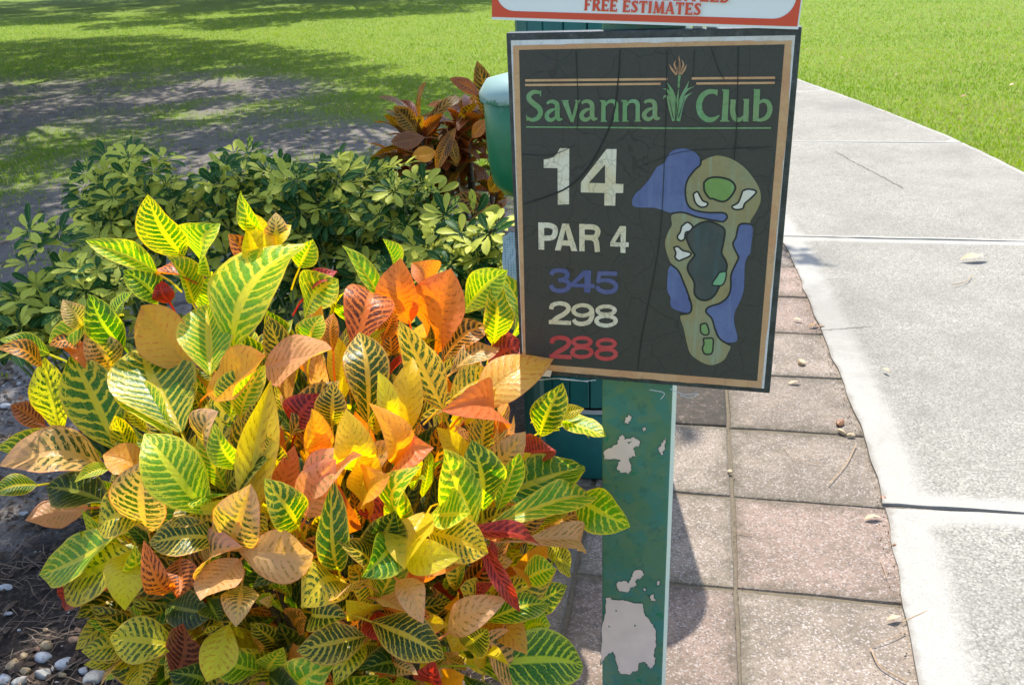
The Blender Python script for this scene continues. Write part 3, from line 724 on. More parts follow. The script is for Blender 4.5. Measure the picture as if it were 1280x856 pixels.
rlake = [(820, 640), (870, 626), (922, 650), (915, 760), (905, 850)] + z3([(900, 40), (870, 110), (865, 280), (840, 370), (800, 460), (800, 540), (822, 630), (805, 665), (730, 665), (690, 620), (665, 560), (640, 500), (600, 450), (620, 415), (700, 385), (755, 340), (775, 290), (775, 190), (822, 75)]) + [(800, 820), (785, 770), (805, 720)]
llake = z3([(325, 150), (350, 120), (400, 160), (440, 250), (470, 310), (470, 360), (495, 410), (480, 455), (420, 450), (360, 425), (342, 390), (345, 350), (320, 290)])
def mpoly(lp, name, mat, h, ol=0, label=None):
    p = Print(*Z2, h); p.poly(lp, smooth=True); p.build(name, mat, sign, label)
    if ol:
        q = Print(*Z2, h + .0001); q.stroke(lp, ol, closed=True); q.build('map_outline', V_DARK, sign)
mpoly(tan, 'fairway', V_TAN, h0)
mpoly(lake, 'water_hazard', V_LAKE, h0 + .0002, 0, 'large blue lake on the map'); q = Print(*Z2, h0 + .0003)
q.stroke([(552, 165), (548, 205), (510, 240), (462, 305), (444, 375), (455, 470), (500, 522), (600, 543), (715, 546), (742, 575), (720, 605), (690, 607), (590, 588), (520, 572), (430, 542), (350, 547)], 13); q.build('map_outline', V_DARK, sign)
mpoly(mid, 'rough_area', V_DLAKE, h0 + .0002, 14)
for L in (rlake, llake): mpoly(L, 'water_hazard', V_LAKE, h0 + .0002)
q = Print(*Z2, h0 + .0003)
q.stroke([(908, 625), (830, 630), (805, 720), (785, 770), (820, 850)] + z3([(822, 75), (775, 180), (772, 270), (755, 337), (700, 387), (620, 415), (597, 450), (640, 500), (666, 585), (700, 645), (770, 688)]), 13)
q.stroke(z3([(345, 112), (400, 160), (440, 250), (470, 325), (495, 410), (480, 458), (415, 470)]), 13); q.build('map_outline', V_DARK, sign)
mpoly([(575, 330), (610, 300), (680, 293), (760, 315), (797, 360), (780, 410), (740, 455), (700, 465), (640, 445), (615, 440), (580, 390)], 'putting_green', V_TEE, h0 + .0004, 14)
for L in ([(500, 410), (530, 395), (550, 430), (570, 460), (603, 475), (590, 500), (550, 502), (515, 470)], [(850, 390), (890, 378), (945, 395), (910, 440), (865, 480), (850, 515), (800, 522), (775, 500), (820, 470)],
          [(420, 640), (460, 612), (497, 640), (480, 672), (448, 685), (440, 730), (410, 742), (390, 715), (410, 680)], [(365, 790), (395, 785), (430, 812), (480, 826), (482, 850), (430, 874), (400, 884), (375, 860), (380, 830)]):
    mpoly(L, 'bunker', V_BUNK, h0 + .0005, 12)
mpoly(z3([(690, 170), (735, 165), (735, 210), (710, 260), (645, 260), (648, 235), (672, 200)]), 'forward_tee', V_MINT, h0 + .0006, 10)
for L in ([(560, 540), (600, 535), (620, 600), (590, 615), (562, 592)], [(580, 640), (645, 640), (650, 690), (640, 745), (592, 750), (575, 710), (585, 680)]): mpoly(z3(L), 'tee_box', V_TEE, h0 + .0006, 11)
# tears and long creases in the film
p = Print((0, 0), 1, .0015)
for pts, wd in [([(775, 62), (773, 100), (768, 140), (755, 175), (735, 210), (712, 232), (688, 243), (655, 254)], [1., 1.6, 2, 1.8, 2.2, 2, 2.2, 1.4]), ([(720, 62), (723, 130), (722, 160)], .9), ([(834, 62), (832, 180), (826, 300), (805, 420), (800, 462)], [.9, .8, .9, 1.2, .8]),
                ([(922, 60), (921, 150), (918, 200)], 1.), ([(652, 191), (690, 192), (720, 180)], .8), ([(800, 208), (850, 190), (905, 186), (965, 184)], .7), ([(888, 60), (898, 88), (905, 100)], .9), ([(868, 62), (866, 96)], .7)]:
    p.stroke(pts, wd)
p.build('film_crack', simple('crack_black', (.016, .016, .016), .6), sign)
# frayed white threads hanging from the lower edge
mb = MB()
for L in ([(672, 475), (700, 473), (735, 477)], [(812, 487), (830, 491), (826, 499)], [(838, 486), (855, 493), (872, 492), (862, 497), (850, 494)], [(700, 474), (728, 476), (745, 475)]):
    P = [onplane(x, y, .003) for x, y in L]; Pc, _ = catmull(P, [1] * len(P), 5); mb.tube(Pc, .0007, 4)
mb.build('frayed_thread', simple('pale_thread', (.6, .6, .58), .8), sign)
p = Print((0, 0), 1, .0016, mapf=lambda x, y, h: onplane(x, y, h)); p.poly([(651, 462), (654, 452), (657, 459), (690, 463), (688, 471), (655, 468)]); p.build('scuffed_edge', V_WHITE, sign)

# --- red advert sign above
ad = empty('advert_sign', tuple(onplane(806, 30, .004)), 'white advert sign with red rounded border reading FREE ESTIMATES above the golf sign', 'sign')
A0 = onplane(615, 21.5, .004); A1 = onplane(996.5, 33.5, .004)
AT = (A1 - A0); AW = np.linalg.norm(AT); AT = AT / AW; AU = np.cross(AT, SN) * 1.; AU = AU if AU[2] > 0 else -AU
def ap(u, v, h=0.): return A0 + AT * u + AU * v + SN * h
AH = .30
MB().box(ap(0, -.004, -.006), AT * (AW + .002), AU * (AH + .004), SN * .006).build('white_board', M_WHITE, ad)
def rrect(x0, y0, x1, y1, r, n=8):
    P = []
    for cx, cy, a in ((x1 - r, y1 - r, 0), (x0 + r, y1 - r, 90), (x0 + r, y0 + r, 180), (x1 - r, y0 + r, 270)):
        for k in range(n + 1): q = R_(a + 90 * k / n); P.append((cx + r * math.cos(q), cy + r * math.sin(q)))
    return P
p = Print((0, 0), 1, .0006, mapf=lambda x, y, h: ap(x, y, h))
p.poly([(0, 0), (AW, 0), (AW, AH), (0, AH)], rrect(.0065, .0098, AW - .0065, AH - .0098, .030)); p.build('red_border', M_RED, ad)
# lettering: small latin serif capitals, drawn stroke by stroke
GL = {'F': (.62, ['s .12', 'h .12 .6 .92', 'h .12 .5 .5', 'z .12 0 ']), 'R': (.72, 0), 'E': (.66, 0), 'S': (.6, 0), 'T': (.7, 0), 'I': (.36, 0), 'M': (.92, 0), 'A': (.8, 0), 'G': (.78, 0), 'U': (.76, 0), 'N': (.78, 0), 'D': (.76, 0)}
def letters(text, x0, y0, x1, y1, hgt, name):
    p = Print((0, 0), 1, .0007, mapf=lambda x, y, h: ap(x, y, h))
    adv = sum((.4 if c == ' ' else GL[c][0] + .12) for c in text) - .12
    base = np.array([x0, y0]); d = np.array([x1 - x0, y1 - y0]); k = np.linalg.norm(d) / adv; ex = d / np.linalg.norm(d) * k; ey = np.array([-d[1], d[0]]) / np.linalg.norm(d) * hgt
    cx = 0
    for c in text:
        if c == ' ': cx += .4; continue
        w_ = GL[c][0]
        def T(q): return tuple(base + ex * (cx + q[0]) + ey * q[1])
        def S(pts, wd, sm=False): p.stroke([T(q) for q in pts], [x * hgt for x in (wd if hasattr(wd, '__len__') else [wd] * len(pts))], sm)
        th, tn = .24, .15
        def serif(x, y): S([(x - .15, y), (x + .15, y)], .09)
        if c in 'FREID':
            S([(.16, 0), (.16, 1)], th); serif(.14, .045); serif(.14, .955)
        if c in 'FE':
            S([(.1, .92), (w_ - .04, .92)], tn); S([(.16, .5), (w_ - .16, .5)], tn); S([(w_ - .04, 1), (w_ - .04, .74)], .09); S([(w_ - .17, .62), (w_ - .17, .38)], .09)
        if c == 'E': S([(.1, .08), (w_ - .02, .08)], tn); S([(w_ - .02, 0), (w_ - .02, .27)], .09)
        if c == 'R': S([(.16, .92), (.44, .92), (.58, .74), (.44, .52), (.16, .5)], [tn, .17, .24, .17, tn], True); S([(.36, .5), (.66, .03)], th); serif(.66, .045)
        if c == 'S': S([(.52, .8), (.32, .92), (.12, .76), (.3, .54), (.5, .27), (.3, .08), (.06, .2)], [.12, .16, .22, .24, .22, .16, .12], True); S([(.54, 1), (.54, .7)], .08); S([(.06, 0), (.06, .3)], .08)
        if c == 'T': S([(.35, 0), (.35, 1)], th); serif(.35, .045); S([(.02, .92), (.68, .92)], tn); S([(.03, 1), (.03, .72)], .09); S([(.67, 1), (.67, .72)], .09)
        if c == 'M': S([(.1, 0), (.16, 1)], .13); S([(.16, .98), (.46, .05)], .22); S([(.46, .05), (.76, .98)], .13); S([(.76, 1), (.82, 0)], th); serif(.1, .045); serif(.82, .045)
        if c == 'A': S([(.1, 0), (.4, 1)], .13); S([(.38, 1), (.7, 0)], th); S([(.2, .3), (.6, .3)], .12); serif(.1, .045); serif(.7, .045)
        if c == 'N': S([(.1, 0), (.1, 1)], .13); S([(.1, .98), (.66, .02)], th); S([(.67, 0), (.67, 1)], .13); serif(.1, .045); serif(.67, .955)
        if c == 'U': S([(.12, 1), (.12, .3), (.36, .06), (.62, .3), (.62, 1)], [th, th, .18, .13, .13], True); serif(.12, .955); serif(.62, .955)
        if c == 'G': S([(.68, .78), (.42, .93), (.12, .52), (.4, .07), (.66, .2), (.66, .46)], [.12, .16, .26, .17, .2, .2], True)
        if c == 'D': S([(.16, .93), (.45, .9), (.66, .5), (.45, .1), (.16, .07)], [tn, .18, .25, .18, tn], True)
        cx += w_ + .12
    return p.build(name, M_RED, ad)
def auv(x, y): q = onplane(x, y, .005) - A0; return q @ AT, q @ AU
a, b = auv(730, 13.5), auv(875.5, 19.5); letters('FREE ESTIMATES', *a, *b, .0175, 'red_text')['label'] = 'red lettering reading FREE ESTIMATES'
a, b = auv(778, -1.5), auv(912, 3.8); letters('GUARANTEED', *a, *b, .0175, 'red_text')['label'] = 'red lettering reading GUARANTEED'
for k, (xa, xb) in enumerate(((866, 878), (883, 896))):
    q = onplane(xa, 30, -.008); q2 = onplane(xb, 30, -.008)
    MB().box(q - np.array([0, 0, .05]), (q2 - q), -SN * .012, np.array([0, 0, .25])).build('bracket', M_GREYM, ad)

# ================================================================== BIN, BALL WASHER
BC = np.array([.278, 2.63, .012]); BR = .226; BHT = 1.56
bn = empty('waste_bin', tuple(BC), 'tall round teal slatted bin standing on the pavers behind the sign', 'bin')
MB().lathe(BC, [(.0, .0), (BR - .01, .0), (BR, .012), (BR, .235), (BR - .012, .245), (0, .245)], 40).build('base_drum', M_TEAL, bn, True)
MB().lathe(BC, [(BR - .03, .245), (BR - .03, .275)], 40).build('shadow_gap', M_BLACK, bn)
MB().lathe(BC, [(BR - .022, .26), (BR - .022, BHT)], 40).build('liner', M_BLACK, bn, True)
ns = 22
for k in range(ns):
    q = 2 * math.pi * (k + .3) / ns; n_ = np.array([math.cos(q), math.sin(q), 0]); t_ = np.array([-n_[1], n_[0], 0]); wd = 2 * math.pi * BR / ns - .0045
    o = MB().box(BC + n_ * (BR - .02) - t_ * wd / 2 + [0, 0, .268], n_ * .02, t_ * wd, np.array([0, 0, BHT - .30])).build('slat', M_TEAL, bn); bevel(o, .002, 1)
MB().lathe(BC, [(BR + .004, BHT - .03), (BR + .006, BHT - .005), (BR - .02, BHT + .012), (.09, BHT + .03), (.09, BHT + .012), (0, BHT + .012)], 40).build('lid', M_TEALD, bn, True)
MB().lathe(BC, [(BR + .003, .247), (BR + .003, .262)], 40).build('metal_band', M_GREYM, bn, True)

WC = np.array([.056, 2.22, 0.012])
gw = NG('ball_washer_green'); p_ = gw.pos(); nn = gw.noise(p_, 45, 5, .7); zz = gw.n('SeparateXYZ', {0: p_}).outputs[2]
wornf = gw.math('MULTIPLY', gw.ss(gw.math('ADD', zz, gw.math('MULTIPLY', gw.math('SUBTRACT', nn, .5), .09)), 1.25, 1.28), .85)
cg = gw.mix(wornf, gw.mix(nn, (.006, .13, .055), (.012, .20, .09)), (.34, .46, .44))
M_WASH = gw.out(gw.bsdf(cg, .32, gw.bump(nn, .2, .001), 0., .5))
bwsh = empty('ball_washer', tuple(WC), 'green golf ball washer with worn pale lid beside the sign', 'ball washer')
MB().lathe(WC + [0, 0, 0], [(.0, 1.015), (.06, 1.015), (.085, 1.045), (.095, 1.10), (.099, 1.245), (.095, 1.25), (0, 1.25)], 28).build('tank', M_WASH, bwsh, True)
MB().lathe(WC, [(.107, 1.247), (.109, 1.268), (.09, 1.298), (.04, 1.31), (0, 1.312)], 28).build('lid', M_WASH, bwsh, True)
MB().tube([WC + [0, 0, 0], WC + [0, 0, 1.02]], .03, 10).build('stand', M_TEALD, bwsh)
gt = NG('blue_towel_mesh'); pp = gt.obj(); ch = gt.n('TexVoronoi', {'Vector': pp, 'Scale': 160., 'Randomness': .1}).outputs['Distance']
M_TOWEL = gt.out(gt.bsdf(gt.mix(gt.ss(ch, .2, .5), (.16, .30, .42), (.40, .58, .68)), .9, gt.bump(ch, .5, .002)))
T0 = at(627, 292, 2.05); tw = empty('towel', tuple(T0), 'pale blue woven towel hanging at the left edge of the golf sign', 'towel')
V = []; F = []
for j in range(9):
    for i in range(6):
        V.append(T0 + np.array([.022 * i + .002 * math.sin(j), .012 * math.sin(i * 2.1 + j * .3), -.016 * j - (.012 if i in (0,) and j == 0 else 0)]))
for j in range(8):
    for i in range(5): F.append((j * 6 + i, j * 6 + i + 1, j * 6 + 7 + i, j * 6 + 6 + i))
mesh('cloth', V, F, M_TOWEL, tw, True)
MB().tube([T0 + [.06, .02, 0], T0 + [.08, .1, .12], WC + [0, -.02, .98]], .003, 5).build('cord', M_BLACK, tw)

# ================================================================== PLANTS
PAL = {  # vein, blade, green amount, tip colour, tip mix, red rim
 'G':  ((.74, .70, .035), (.035, .22, .008), .75, (.40, .52, .03), .0, .25),
 'L':  ((.90, .80, .05), (.17, .46, .012), .68, (.72, .70, .04), .05, .15),
 'Y':  ((.94, .72, .025), (.80, .60, .015), .34, (.92, .56, .04), .25, .3),
 'B':  ((.90, .70, .035), (.045, .17, .010), .50, (.86, .58, .05), .30, .5),
 'O':  ((.92, .44, .03), (.88, .32, .02), .32, (.88, .33, .07), .45, .5),
 'S':  ((.92, .30, .08), (.86, .20, .05), .32, (.86, .28, .10), .4, .5),
 'P':  ((.86, .50, .22), (.66, .38, .13), .36, (.86, .52, .30), .45, .6),
 'T':  ((.88, .56, .08), (.84, .46, .06), .32, (.74, .50, .32), .7, .6),
 'Q':  ((.86, .56, .14), (.045, .12, .012), .48, (.84, .50, .26), .7, .7),
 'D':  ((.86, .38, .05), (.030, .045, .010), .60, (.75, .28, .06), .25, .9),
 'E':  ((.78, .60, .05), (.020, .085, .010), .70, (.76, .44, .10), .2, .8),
 'R':  ((.66, .08, .05), (.24, .03, .025), .6, (.60, .08, .05), .3, .8),
 'F':  ((.90, .24, .04), (.12, .03, .012), .50, (.86, .24, .06), .4, .8),
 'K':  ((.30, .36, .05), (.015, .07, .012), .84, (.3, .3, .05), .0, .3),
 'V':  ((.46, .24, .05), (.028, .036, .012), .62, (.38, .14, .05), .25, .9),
 'W':  ((.40, .17, .07), (.24, .09, .04), .5, (.42, .18, .07), .4, .8),
 'M':  ((.45, .15, .07), (.10, .035, .025), .6, (.40, .12, .06), .3, .8),
}
def paint(o, ty, jit=.12):
    v, b, amt, tc, tm, rim = PAL[ty]; j = lambda c: [float(max(0, min(.95, x * random.uniform(1 - jit, 1 + jit)))) for x in c]
    o['vein_col'] = j(v); o['blade_col'] = j(b); o['tip_col'] = j(tc)
    o['amt'] = float(amt + random.uniform(-.07, .07)); o['tipmix'] = float(max(0, tm + random.uniform(-.12, .12))); o['rim'] = float(rim)
def leaf_geo(L, W, arch=.08, fold=.25, twist=0., wave=.02, nl=12, tipbend=0., petiole=.12, shape=.0):
    """leaf in local axes: y along, x across, z face normal; origin at the blade's base"""
    V = []; UV = []; F = []; S = np.array([-1, -.66, -.3, 0, .3, .66, 1]) if nl > 4 else np.array([-1, 0, 1]); ph = random.uniform(0, 6); fr = random.uniform(6, 11); pk = .50 + shape
    skew = random.uniform(.8, 1.5); curl = random.uniform(-.35, .5); asym = random.uniform(-.12, .12); side = random.uniform(-.05, .05)
    for j in range(nl + 1):
        t = j / nl
        if t < pk: wf = math.sin(math.pi / 2 * (.05 + .95 * t / pk)) ** .95
        else: wf = math.cos(math.pi / 2 * (t - pk) / (1 - pk)) ** .78
        if t > .88: wf *= 1 - .38 * (t - .88) / .12
        if j == nl: wf = 0.
        zc = arch * L * math.sin(math.pi * t ** skew) - tipbend * L * t * t
        tw_ = twist * (t - .3)
        for s in S:
            x = s * W / 2 * wf; a_ = abs(s)
            z = fold * abs(x) * (1 - .3 * a_) - curl * W * .22 * a_ ** 3 * wf * (1 if s > 0 else .6) + asym * x
            z += wave * L * a_ ** 1.7 * (math.sin(fr * t + ph + (1.7 if s > 0 else 0)) + .4 * math.sin(2.3 * fr * t + ph * 2 - s)) * min(1, 3 * wf)
            x2 = x * math.cos(tw_) - z * math.sin(tw_); z2 = x * math.sin(tw_) + z * math.cos(tw_)
            V.append((x2 + side * L * math.sin(math.pi * t), t * L, zc + z2)); UV.append((.5 + .5 * s, t))
    m = len(S)
    for j in range(nl):
        for i in range(m - 1): F.append((j * m + i, j * m + i + 1, (j + 1) * m + i + 1, (j + 1) * m + i))
    if petiole > 0:                            # stalk
        k = len(V); r = .0022
        for j, (y, z) in enumerate(((.01, -.001), (-petiole * .5, -.010), (-petiole, -.03))):
            for q in range(3): V.append((r * math.cos(q * 2.1), y, z + r * math.sin(q * 2.1))); UV.append((.5, .02))
        for j in range(2):
            for q in range(3): F.append((k + j * 3 + q, k + j * 3 + (q + 1) % 3, k + j * 3 + 3 + (q + 1) % 3, k + j * 3 + 3 + q))
    return np.array(V), F, UV
def frame(base, tip, nrm):
    y = tip - base; L = np.linalg.norm(y); y = y / L; z = nrm - y * (nrm @ y); z /= np.linalg.norm(z) + 1e-9; x = np.cross(y, z)
    return np.stack([x, y, z], 1), L
def add_leaf(parent, base, tip, nrm, W, ty, **kw):
    Rm, L = frame(base, tip, nrm); V, F, UV = leaf_geo(L, W, **kw)
    o = mesh('leaf', V @ Rm.T + base, F, M_LEAF, parent, True, uv=UV); paint(o, ty); return o
def unit(v): v = np.asarray(v, float); return v / (np.linalg.norm(v) + 1e-9)

EC = np.array([-.395, 1.46, .50]); ER = np.array([.50, .40, .54])
def ell(x, y, sc, extra=0.):
    v = ray(x, y); o = (CAM - EC) / (ER * sc); d = v / (ER * sc)
    A = d @ d; B = o @ d; Cc = o @ o - 1; D = B * B - A * Cc
    t = (-B - math.sqrt(D)) / A if D > 0 else -B / A
    return CAM + v * (t - extra)
def outw(p): return unit((p - EC) / ER ** 2)
REG = {'A': (0, 180, 3.048), 'B': (0, 430, 3.048), 'C': (380, 300, 3.048), 'D': (380, 560, 2.893), 'E': (0, 600, 3.343)}
# region bx by tx ty width type [nearer cm] [fold*100]
HERO = '''
A 695 430 565 190 155 G 0 12|A 800 505 855 305 150 L 1|A 600 490 325 365 80 L 0 60|A 600 605 472 480 105 G 0|A 740 605 618 430 92 L 2 40|A 795 665 815 505 115 L 1
A 985 490 935 250 120 Y 2 50|A 1000 340 920 170 62 L 0 60|A 1060 375 1050 262 78 P -1|A 890 785 1165 380 265 L 4 10|A 1140 470 1190 365 90 L 0|A 780 515 588 470 100 F 0|A 965 510 878 342 85 F 0|A 645 605 605 520 75 R 0
A 470 775 340 578 112 G 2 35|A 430 650 500 558 70 G -1|A 310 700 240 592 85 Q 0|A 335 680 178 748 95 L 1|A 315 765 188 765 80 D 1|A 735 870 520 608 175 O 4 30|A 800 880 790 620 140 L 4 60|A 430 860 330 708 120 Q 1|A 405 870 228 760 80 S 2
A 190 800 0 742 78 G 1|A 160 840 -10 775 75 D 2|A 1160 660 1290 515 110 L 1|A 1180 790 1225 650 90 L 1|A 1180 560 1280 480 60 R -2|A 1060 400 1110 350 70 Y 1|A 900 640 860 510 70 L 0
B 440 395 262 38 215 G 4 12|B 690 335 545 38 200 G 3 15|B 655 345 438 172 95 L 5 40|B 230 330 160 58 115 B 2|B 172 312 33 235 85 M 0|B 385 425 -20 395 140 G 1|B 395 470 -5 478 165 Q 3|B 140 535 -30 575 90 G 0|B 400 600 190 560 105 K 1|B 335 620 95 668 108 P 2
B 440 458 284 532 45 L 5 30|B 570 500 390 428 125 O 4|B 795 645 548 343 225 L 6 10|B 560 712 560 438 135 P 5 25|B 565 660 368 708 160 B 4|B 845 745 568 762 145 E 3|B 870 780 935 552 130 P 4 40|B 912 785 1192 800 150 P 6 15|B 960 695 1025 145 145 Y 5 25
B 1135 695 1003 508 125 G 5 20|B 905 475 818 310 90 L 3 50|B 790 405 825 258 105 P 2|B 790 185 1022 48 125 O 4|B 880 275 905 90 115 G 1|B 915 277 1000 82 75 L 3 50|B 1010 85 1280 30 150 P 4 20|B 985 375 1000 190 95 E 0|B 1130 320 1200 190 110 R -1|B 1110 345 1285 140 115 E 0|B 1205 505 1190 252 95 O 3 40
B 1165 655 1285 435 130 P 4|B 800 870 900 770 110 P 2|B 540 860 515 770 55 L 2
C 305 245 168 18 62 L 1 60|C 350 135 288 -2 46 L 0 60|C 400 318 358 88 145 S 4 15|C 470 185 405 88 85 S 0|C 505 425 565 108 150 S 3 15|C 605 275 785 118 112 L 0 20|C 720 395 732 163 105 L 2 30|C 790 380 768 118 72 L 0|C 195 405 255 192 135 F 3 15|C 300 375 345 275 70 D 0|C 110 425 112 278 66 D 0
C 245 695 210 352 165 E 4 12|C 530 645 362 308 150 B 5 15|C 385 745 412 445 120 Y 6 30|C 335 740 290 505 70 Y 7 40|C 350 845 270 636 95 O 7 45|C 530 455 692 308 100 D 3|C 560 505 748 408 80 Q 3|C 700 485 842 395 112 R 4 15|C 560 605 730 508 95 B 3|C 610 655 700 560 100 O 5|C 725 745 515 655 105 S 6 35
C 650 645 955 415 165 T 8 15|C 900 745 970 558 105 G 5|C 968 680 1152 738 75 L 5|C 955 720 1085 735 50 L 3|C 985 665 1060 640 50 B 2|C 735 775 728 635 95 Q 5|C 835 825 960 790 105 R 6|C 105 705 118 533 112 E 1|C 200 870 165 658 130 Y 6 25|C 60 805 33 648 75 O 5 40|C 360 850 482 785 115 S 6|C 700 620 830 540 80 R 1
D 5 165 188 25 125 P 5 20|D 215 195 225 -10 100 Y 3 40|D 240 212 325 105 95 O 6|D 125 440 98 130 92 G 6 25|D 240 395 332 212 125 K 4|D 350 292 440 62 105 L 6|D 460 240 598 228 92 L 6|D 615 285 495 -10 130 L 6 20|D 645 225 600 -40 145 G 4 12|D 700 222 780 18 80 L 4 50|D 705 172 1022 58 150 G 6 12|D 675 275 1032 192 85 L 8 45
D 985 175 1182 285 155 L 7 10|D 810 270 955 228 62 B 5|D 870 295 1005 240 85 D 3|D 580 300 870 345 66 R 7 40|D 640 330 785 595 58 R 8 40|D 800 335 1015 360 62 P 4|D 860 385 978 420 75 B 3|D 790 482 912 438 105 L 3|D 440 235 362 425 105 Y 8 45|D 358 388 542 395 100 Y 9 25|D 440 300 665 390 140 B 6 20|D 335 320 212 462 100 G 8 45
D 210 455 158 338 95 E 5|D 140 475 -5 560 135 B 5|D 195 495 100 560 95 P 7 45|D 340 475 432 615 80 P 8 30|D 275 540 385 590 65 P 5|D 30 595 160 610 75 E 3|D 222 680 -5 715 118 E 5 12|D 248 625 515 745 160 E 6 10|D 520 665 742 540 115 P 6 15|D 665 622 898 548 110 G 5 12
D 630 785 992 788 165 G 5 10|D 648 675 812 842 112 Q 7 20|D 580 715 672 645 80 E 6|D 650 800 720 760 50 Y 7|D 800 655 892 640 88 L 2|D 220 708 108 845 95 B 4|D 345 775 215 790 80 K 1|D 310 765 402 815 55 P 4|D 470 860 480 765 70 R 2|D 500 860 580 820 60 O 3|D 0 870 100 770 95 L 2
E 505 222 178 400 130 L 2 15|E 560 305 185 402 160 B 4 12|E 465 440 250 500 88 R 0|E 560 290 522 542 180 Y 4 12|E 720 460 600 235 80 F 4|E 1000 330 840 515 180 P 7 12|E 1010 440 985 610 120 P 5|E 750 330 748 490 105 F 2|E 700 520 875 540 95 K 0|E 740 690 447 650 190 B 4 10|E 730 830 760 600 100 M 3|E 860 870 730 800 110 K 2|E 955 605 865 842 150 Y 5 15|E 800 655 910 590 70 E 4|E 870 500 925 600 70 K 3
'''
cro = empty('croton_shrub', (EC[0], EC[1], .012), 'large croton shrub with yellow, orange and green veined leaves filling the left foreground', 'shrub')
nh = 0
for line in HERO.strip().splitlines():
    for it in line.split('|'):
        f = it.split(); ox, oy, sc = REG[f[0]]; bx_, by_, tx_, ty_, w_ = [float(q) / sc for q in f[1:6]]
        ex = (float(f[7]) if len(f) > 7 else 0) / 100; fold = (float(f[8]) if len(f) > 8 else random.uniform(15, 40)) / 100
        base = ell(ox + bx_, oy + by_, .90, ex * .5); tip = ell(ox + tx_, oy + ty_, 1.0, ex)
        if np.linalg.norm(tip - base) < .04: tip = tip + outw(tip) * .02
        if f[6] == 'P' and nh % 5 in (1, 3): f[6] = 'Q'
        mid = (base + tip) / 2; vd = unit(CAM - mid); dep = (mid - CAM) @ FW
        nrm = unit(vd * .62 + outw(mid) * .25 + np.array([0, 0, .55]) + rng.normal(0, .2, 3))
        Rm, L = frame(base, tip, nrm)
        Wd = w_ / F_PX * dep / max(.6, Rm[:, 2] @ vd) * (.98 + .25 * fold)
        add_leaf(cro, base, tip, nrm, Wd, f[6], arch=random.choice([random.uniform(-.05, .14), random.uniform(.14, .34)]), fold=fold * 1.5 + .10, twist=random.uniform(-1.0, 1.0), wave=random.uniform(.012, .040), tipbend=random.uniform(-.10, .18), shape=random.uniform(-.08, .10), petiole=.06); nh += 1
# leaves deeper in the bush, in whorls
nf = 0
def pick(p):
    warm = -.42 < p[0] < .04 and p[2] > .42
    return random.choice('OSFDDYBBQOEYQPLR') if warm and random.random() < .7 else random.choice('DEEGGKEBBQPLYGKL')
while nf < 298 - nh:
    d = unit(rng.normal(0, 1, 3)); d[2] = abs(d[2]) * .9 - .35 * random.random(); d[1] = d[1] if d[1] < .35 else -d[1]
    d = unit(d); s0 = random.uniform(.66, .82); c = EC + ER * d * s0; ax = unit(d / ER * .4 + np.array([0, 0, .55]))
    if c[2] < .06: continue
    a = unit(np.cross(ax, [.3, .9, .1])); b = np.cross(ax, a); q0 = random.uniform(0, 6)
    for k in range(5):
        if nf >= 298 - nh: break
        q = q0 + k * 2.4; el_ = random.uniform(.35, 1.1); dr = unit(ax * math.sin(el_) + (a * math.cos(q) + b * math.sin(q)) * math.cos(el_))
        L = random.uniform(.11, .18); base = c + dr * .015; tip = base + dr * L
        e = (tip - EC) / ER
        if e @ e > 1.0: tip = base + dr * L * .7
        add_leaf(cro, base, tip, unit(ax + dr * .1 + rng.normal(0, .25, 3)), L * random.uniform(.36, .48), pick(base), arch=.08, fold=random.uniform(.1, .35), twist=random.uniform(-.6, .6), wave=.02, nl=7, tipbend=random.uniform(0, .15), petiole=.03); nf += 1
# crowded leaves inside the clump, too deep to tell apart
V = []; F = []; UV = []; AT = {k: [] for k in ('g_vein_col', 'g_blade_col', 'g_tip_col', 'g_par')}; GR = []
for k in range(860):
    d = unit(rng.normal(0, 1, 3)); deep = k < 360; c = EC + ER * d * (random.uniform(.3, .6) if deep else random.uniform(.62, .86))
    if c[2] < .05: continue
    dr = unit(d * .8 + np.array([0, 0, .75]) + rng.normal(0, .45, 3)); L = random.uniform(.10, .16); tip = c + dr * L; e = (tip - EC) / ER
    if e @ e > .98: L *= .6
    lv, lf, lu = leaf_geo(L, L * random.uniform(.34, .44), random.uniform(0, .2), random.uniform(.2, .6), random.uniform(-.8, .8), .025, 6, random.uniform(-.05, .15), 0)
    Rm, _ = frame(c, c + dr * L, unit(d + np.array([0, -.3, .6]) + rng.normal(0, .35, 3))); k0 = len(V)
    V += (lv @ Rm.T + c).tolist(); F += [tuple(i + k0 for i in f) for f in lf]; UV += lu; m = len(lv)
    v_, b_, am_, t_, tm_, rm_ = PAL[random.choice('KKDE') if deep else pick(c)]  # deep leaves get dark types, putting the shade of the gaps into colour
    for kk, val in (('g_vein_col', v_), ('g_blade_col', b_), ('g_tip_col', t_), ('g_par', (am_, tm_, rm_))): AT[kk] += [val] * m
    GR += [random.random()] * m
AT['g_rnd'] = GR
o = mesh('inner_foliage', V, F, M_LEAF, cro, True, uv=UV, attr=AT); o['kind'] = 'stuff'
for k in range(16):
    q = random.uniform(0, 6.28); r = random.uniform(.1, .85); p0 = EC + np.array([.22 * math.cos(q) * r, .18 * math.sin(q) * r, -EC[2] + .01]); p1 = EC + ER * np.array([math.cos(q) * r * .75, math.sin(q) * r * .75, random.uniform(-.1, .62)])
    MB().tube([p0, p0 * .5 + p1 * .5 + [0, 0, .06], p1], [.011, .009, .005], 6).build('stem', M_STEM, cro, True)

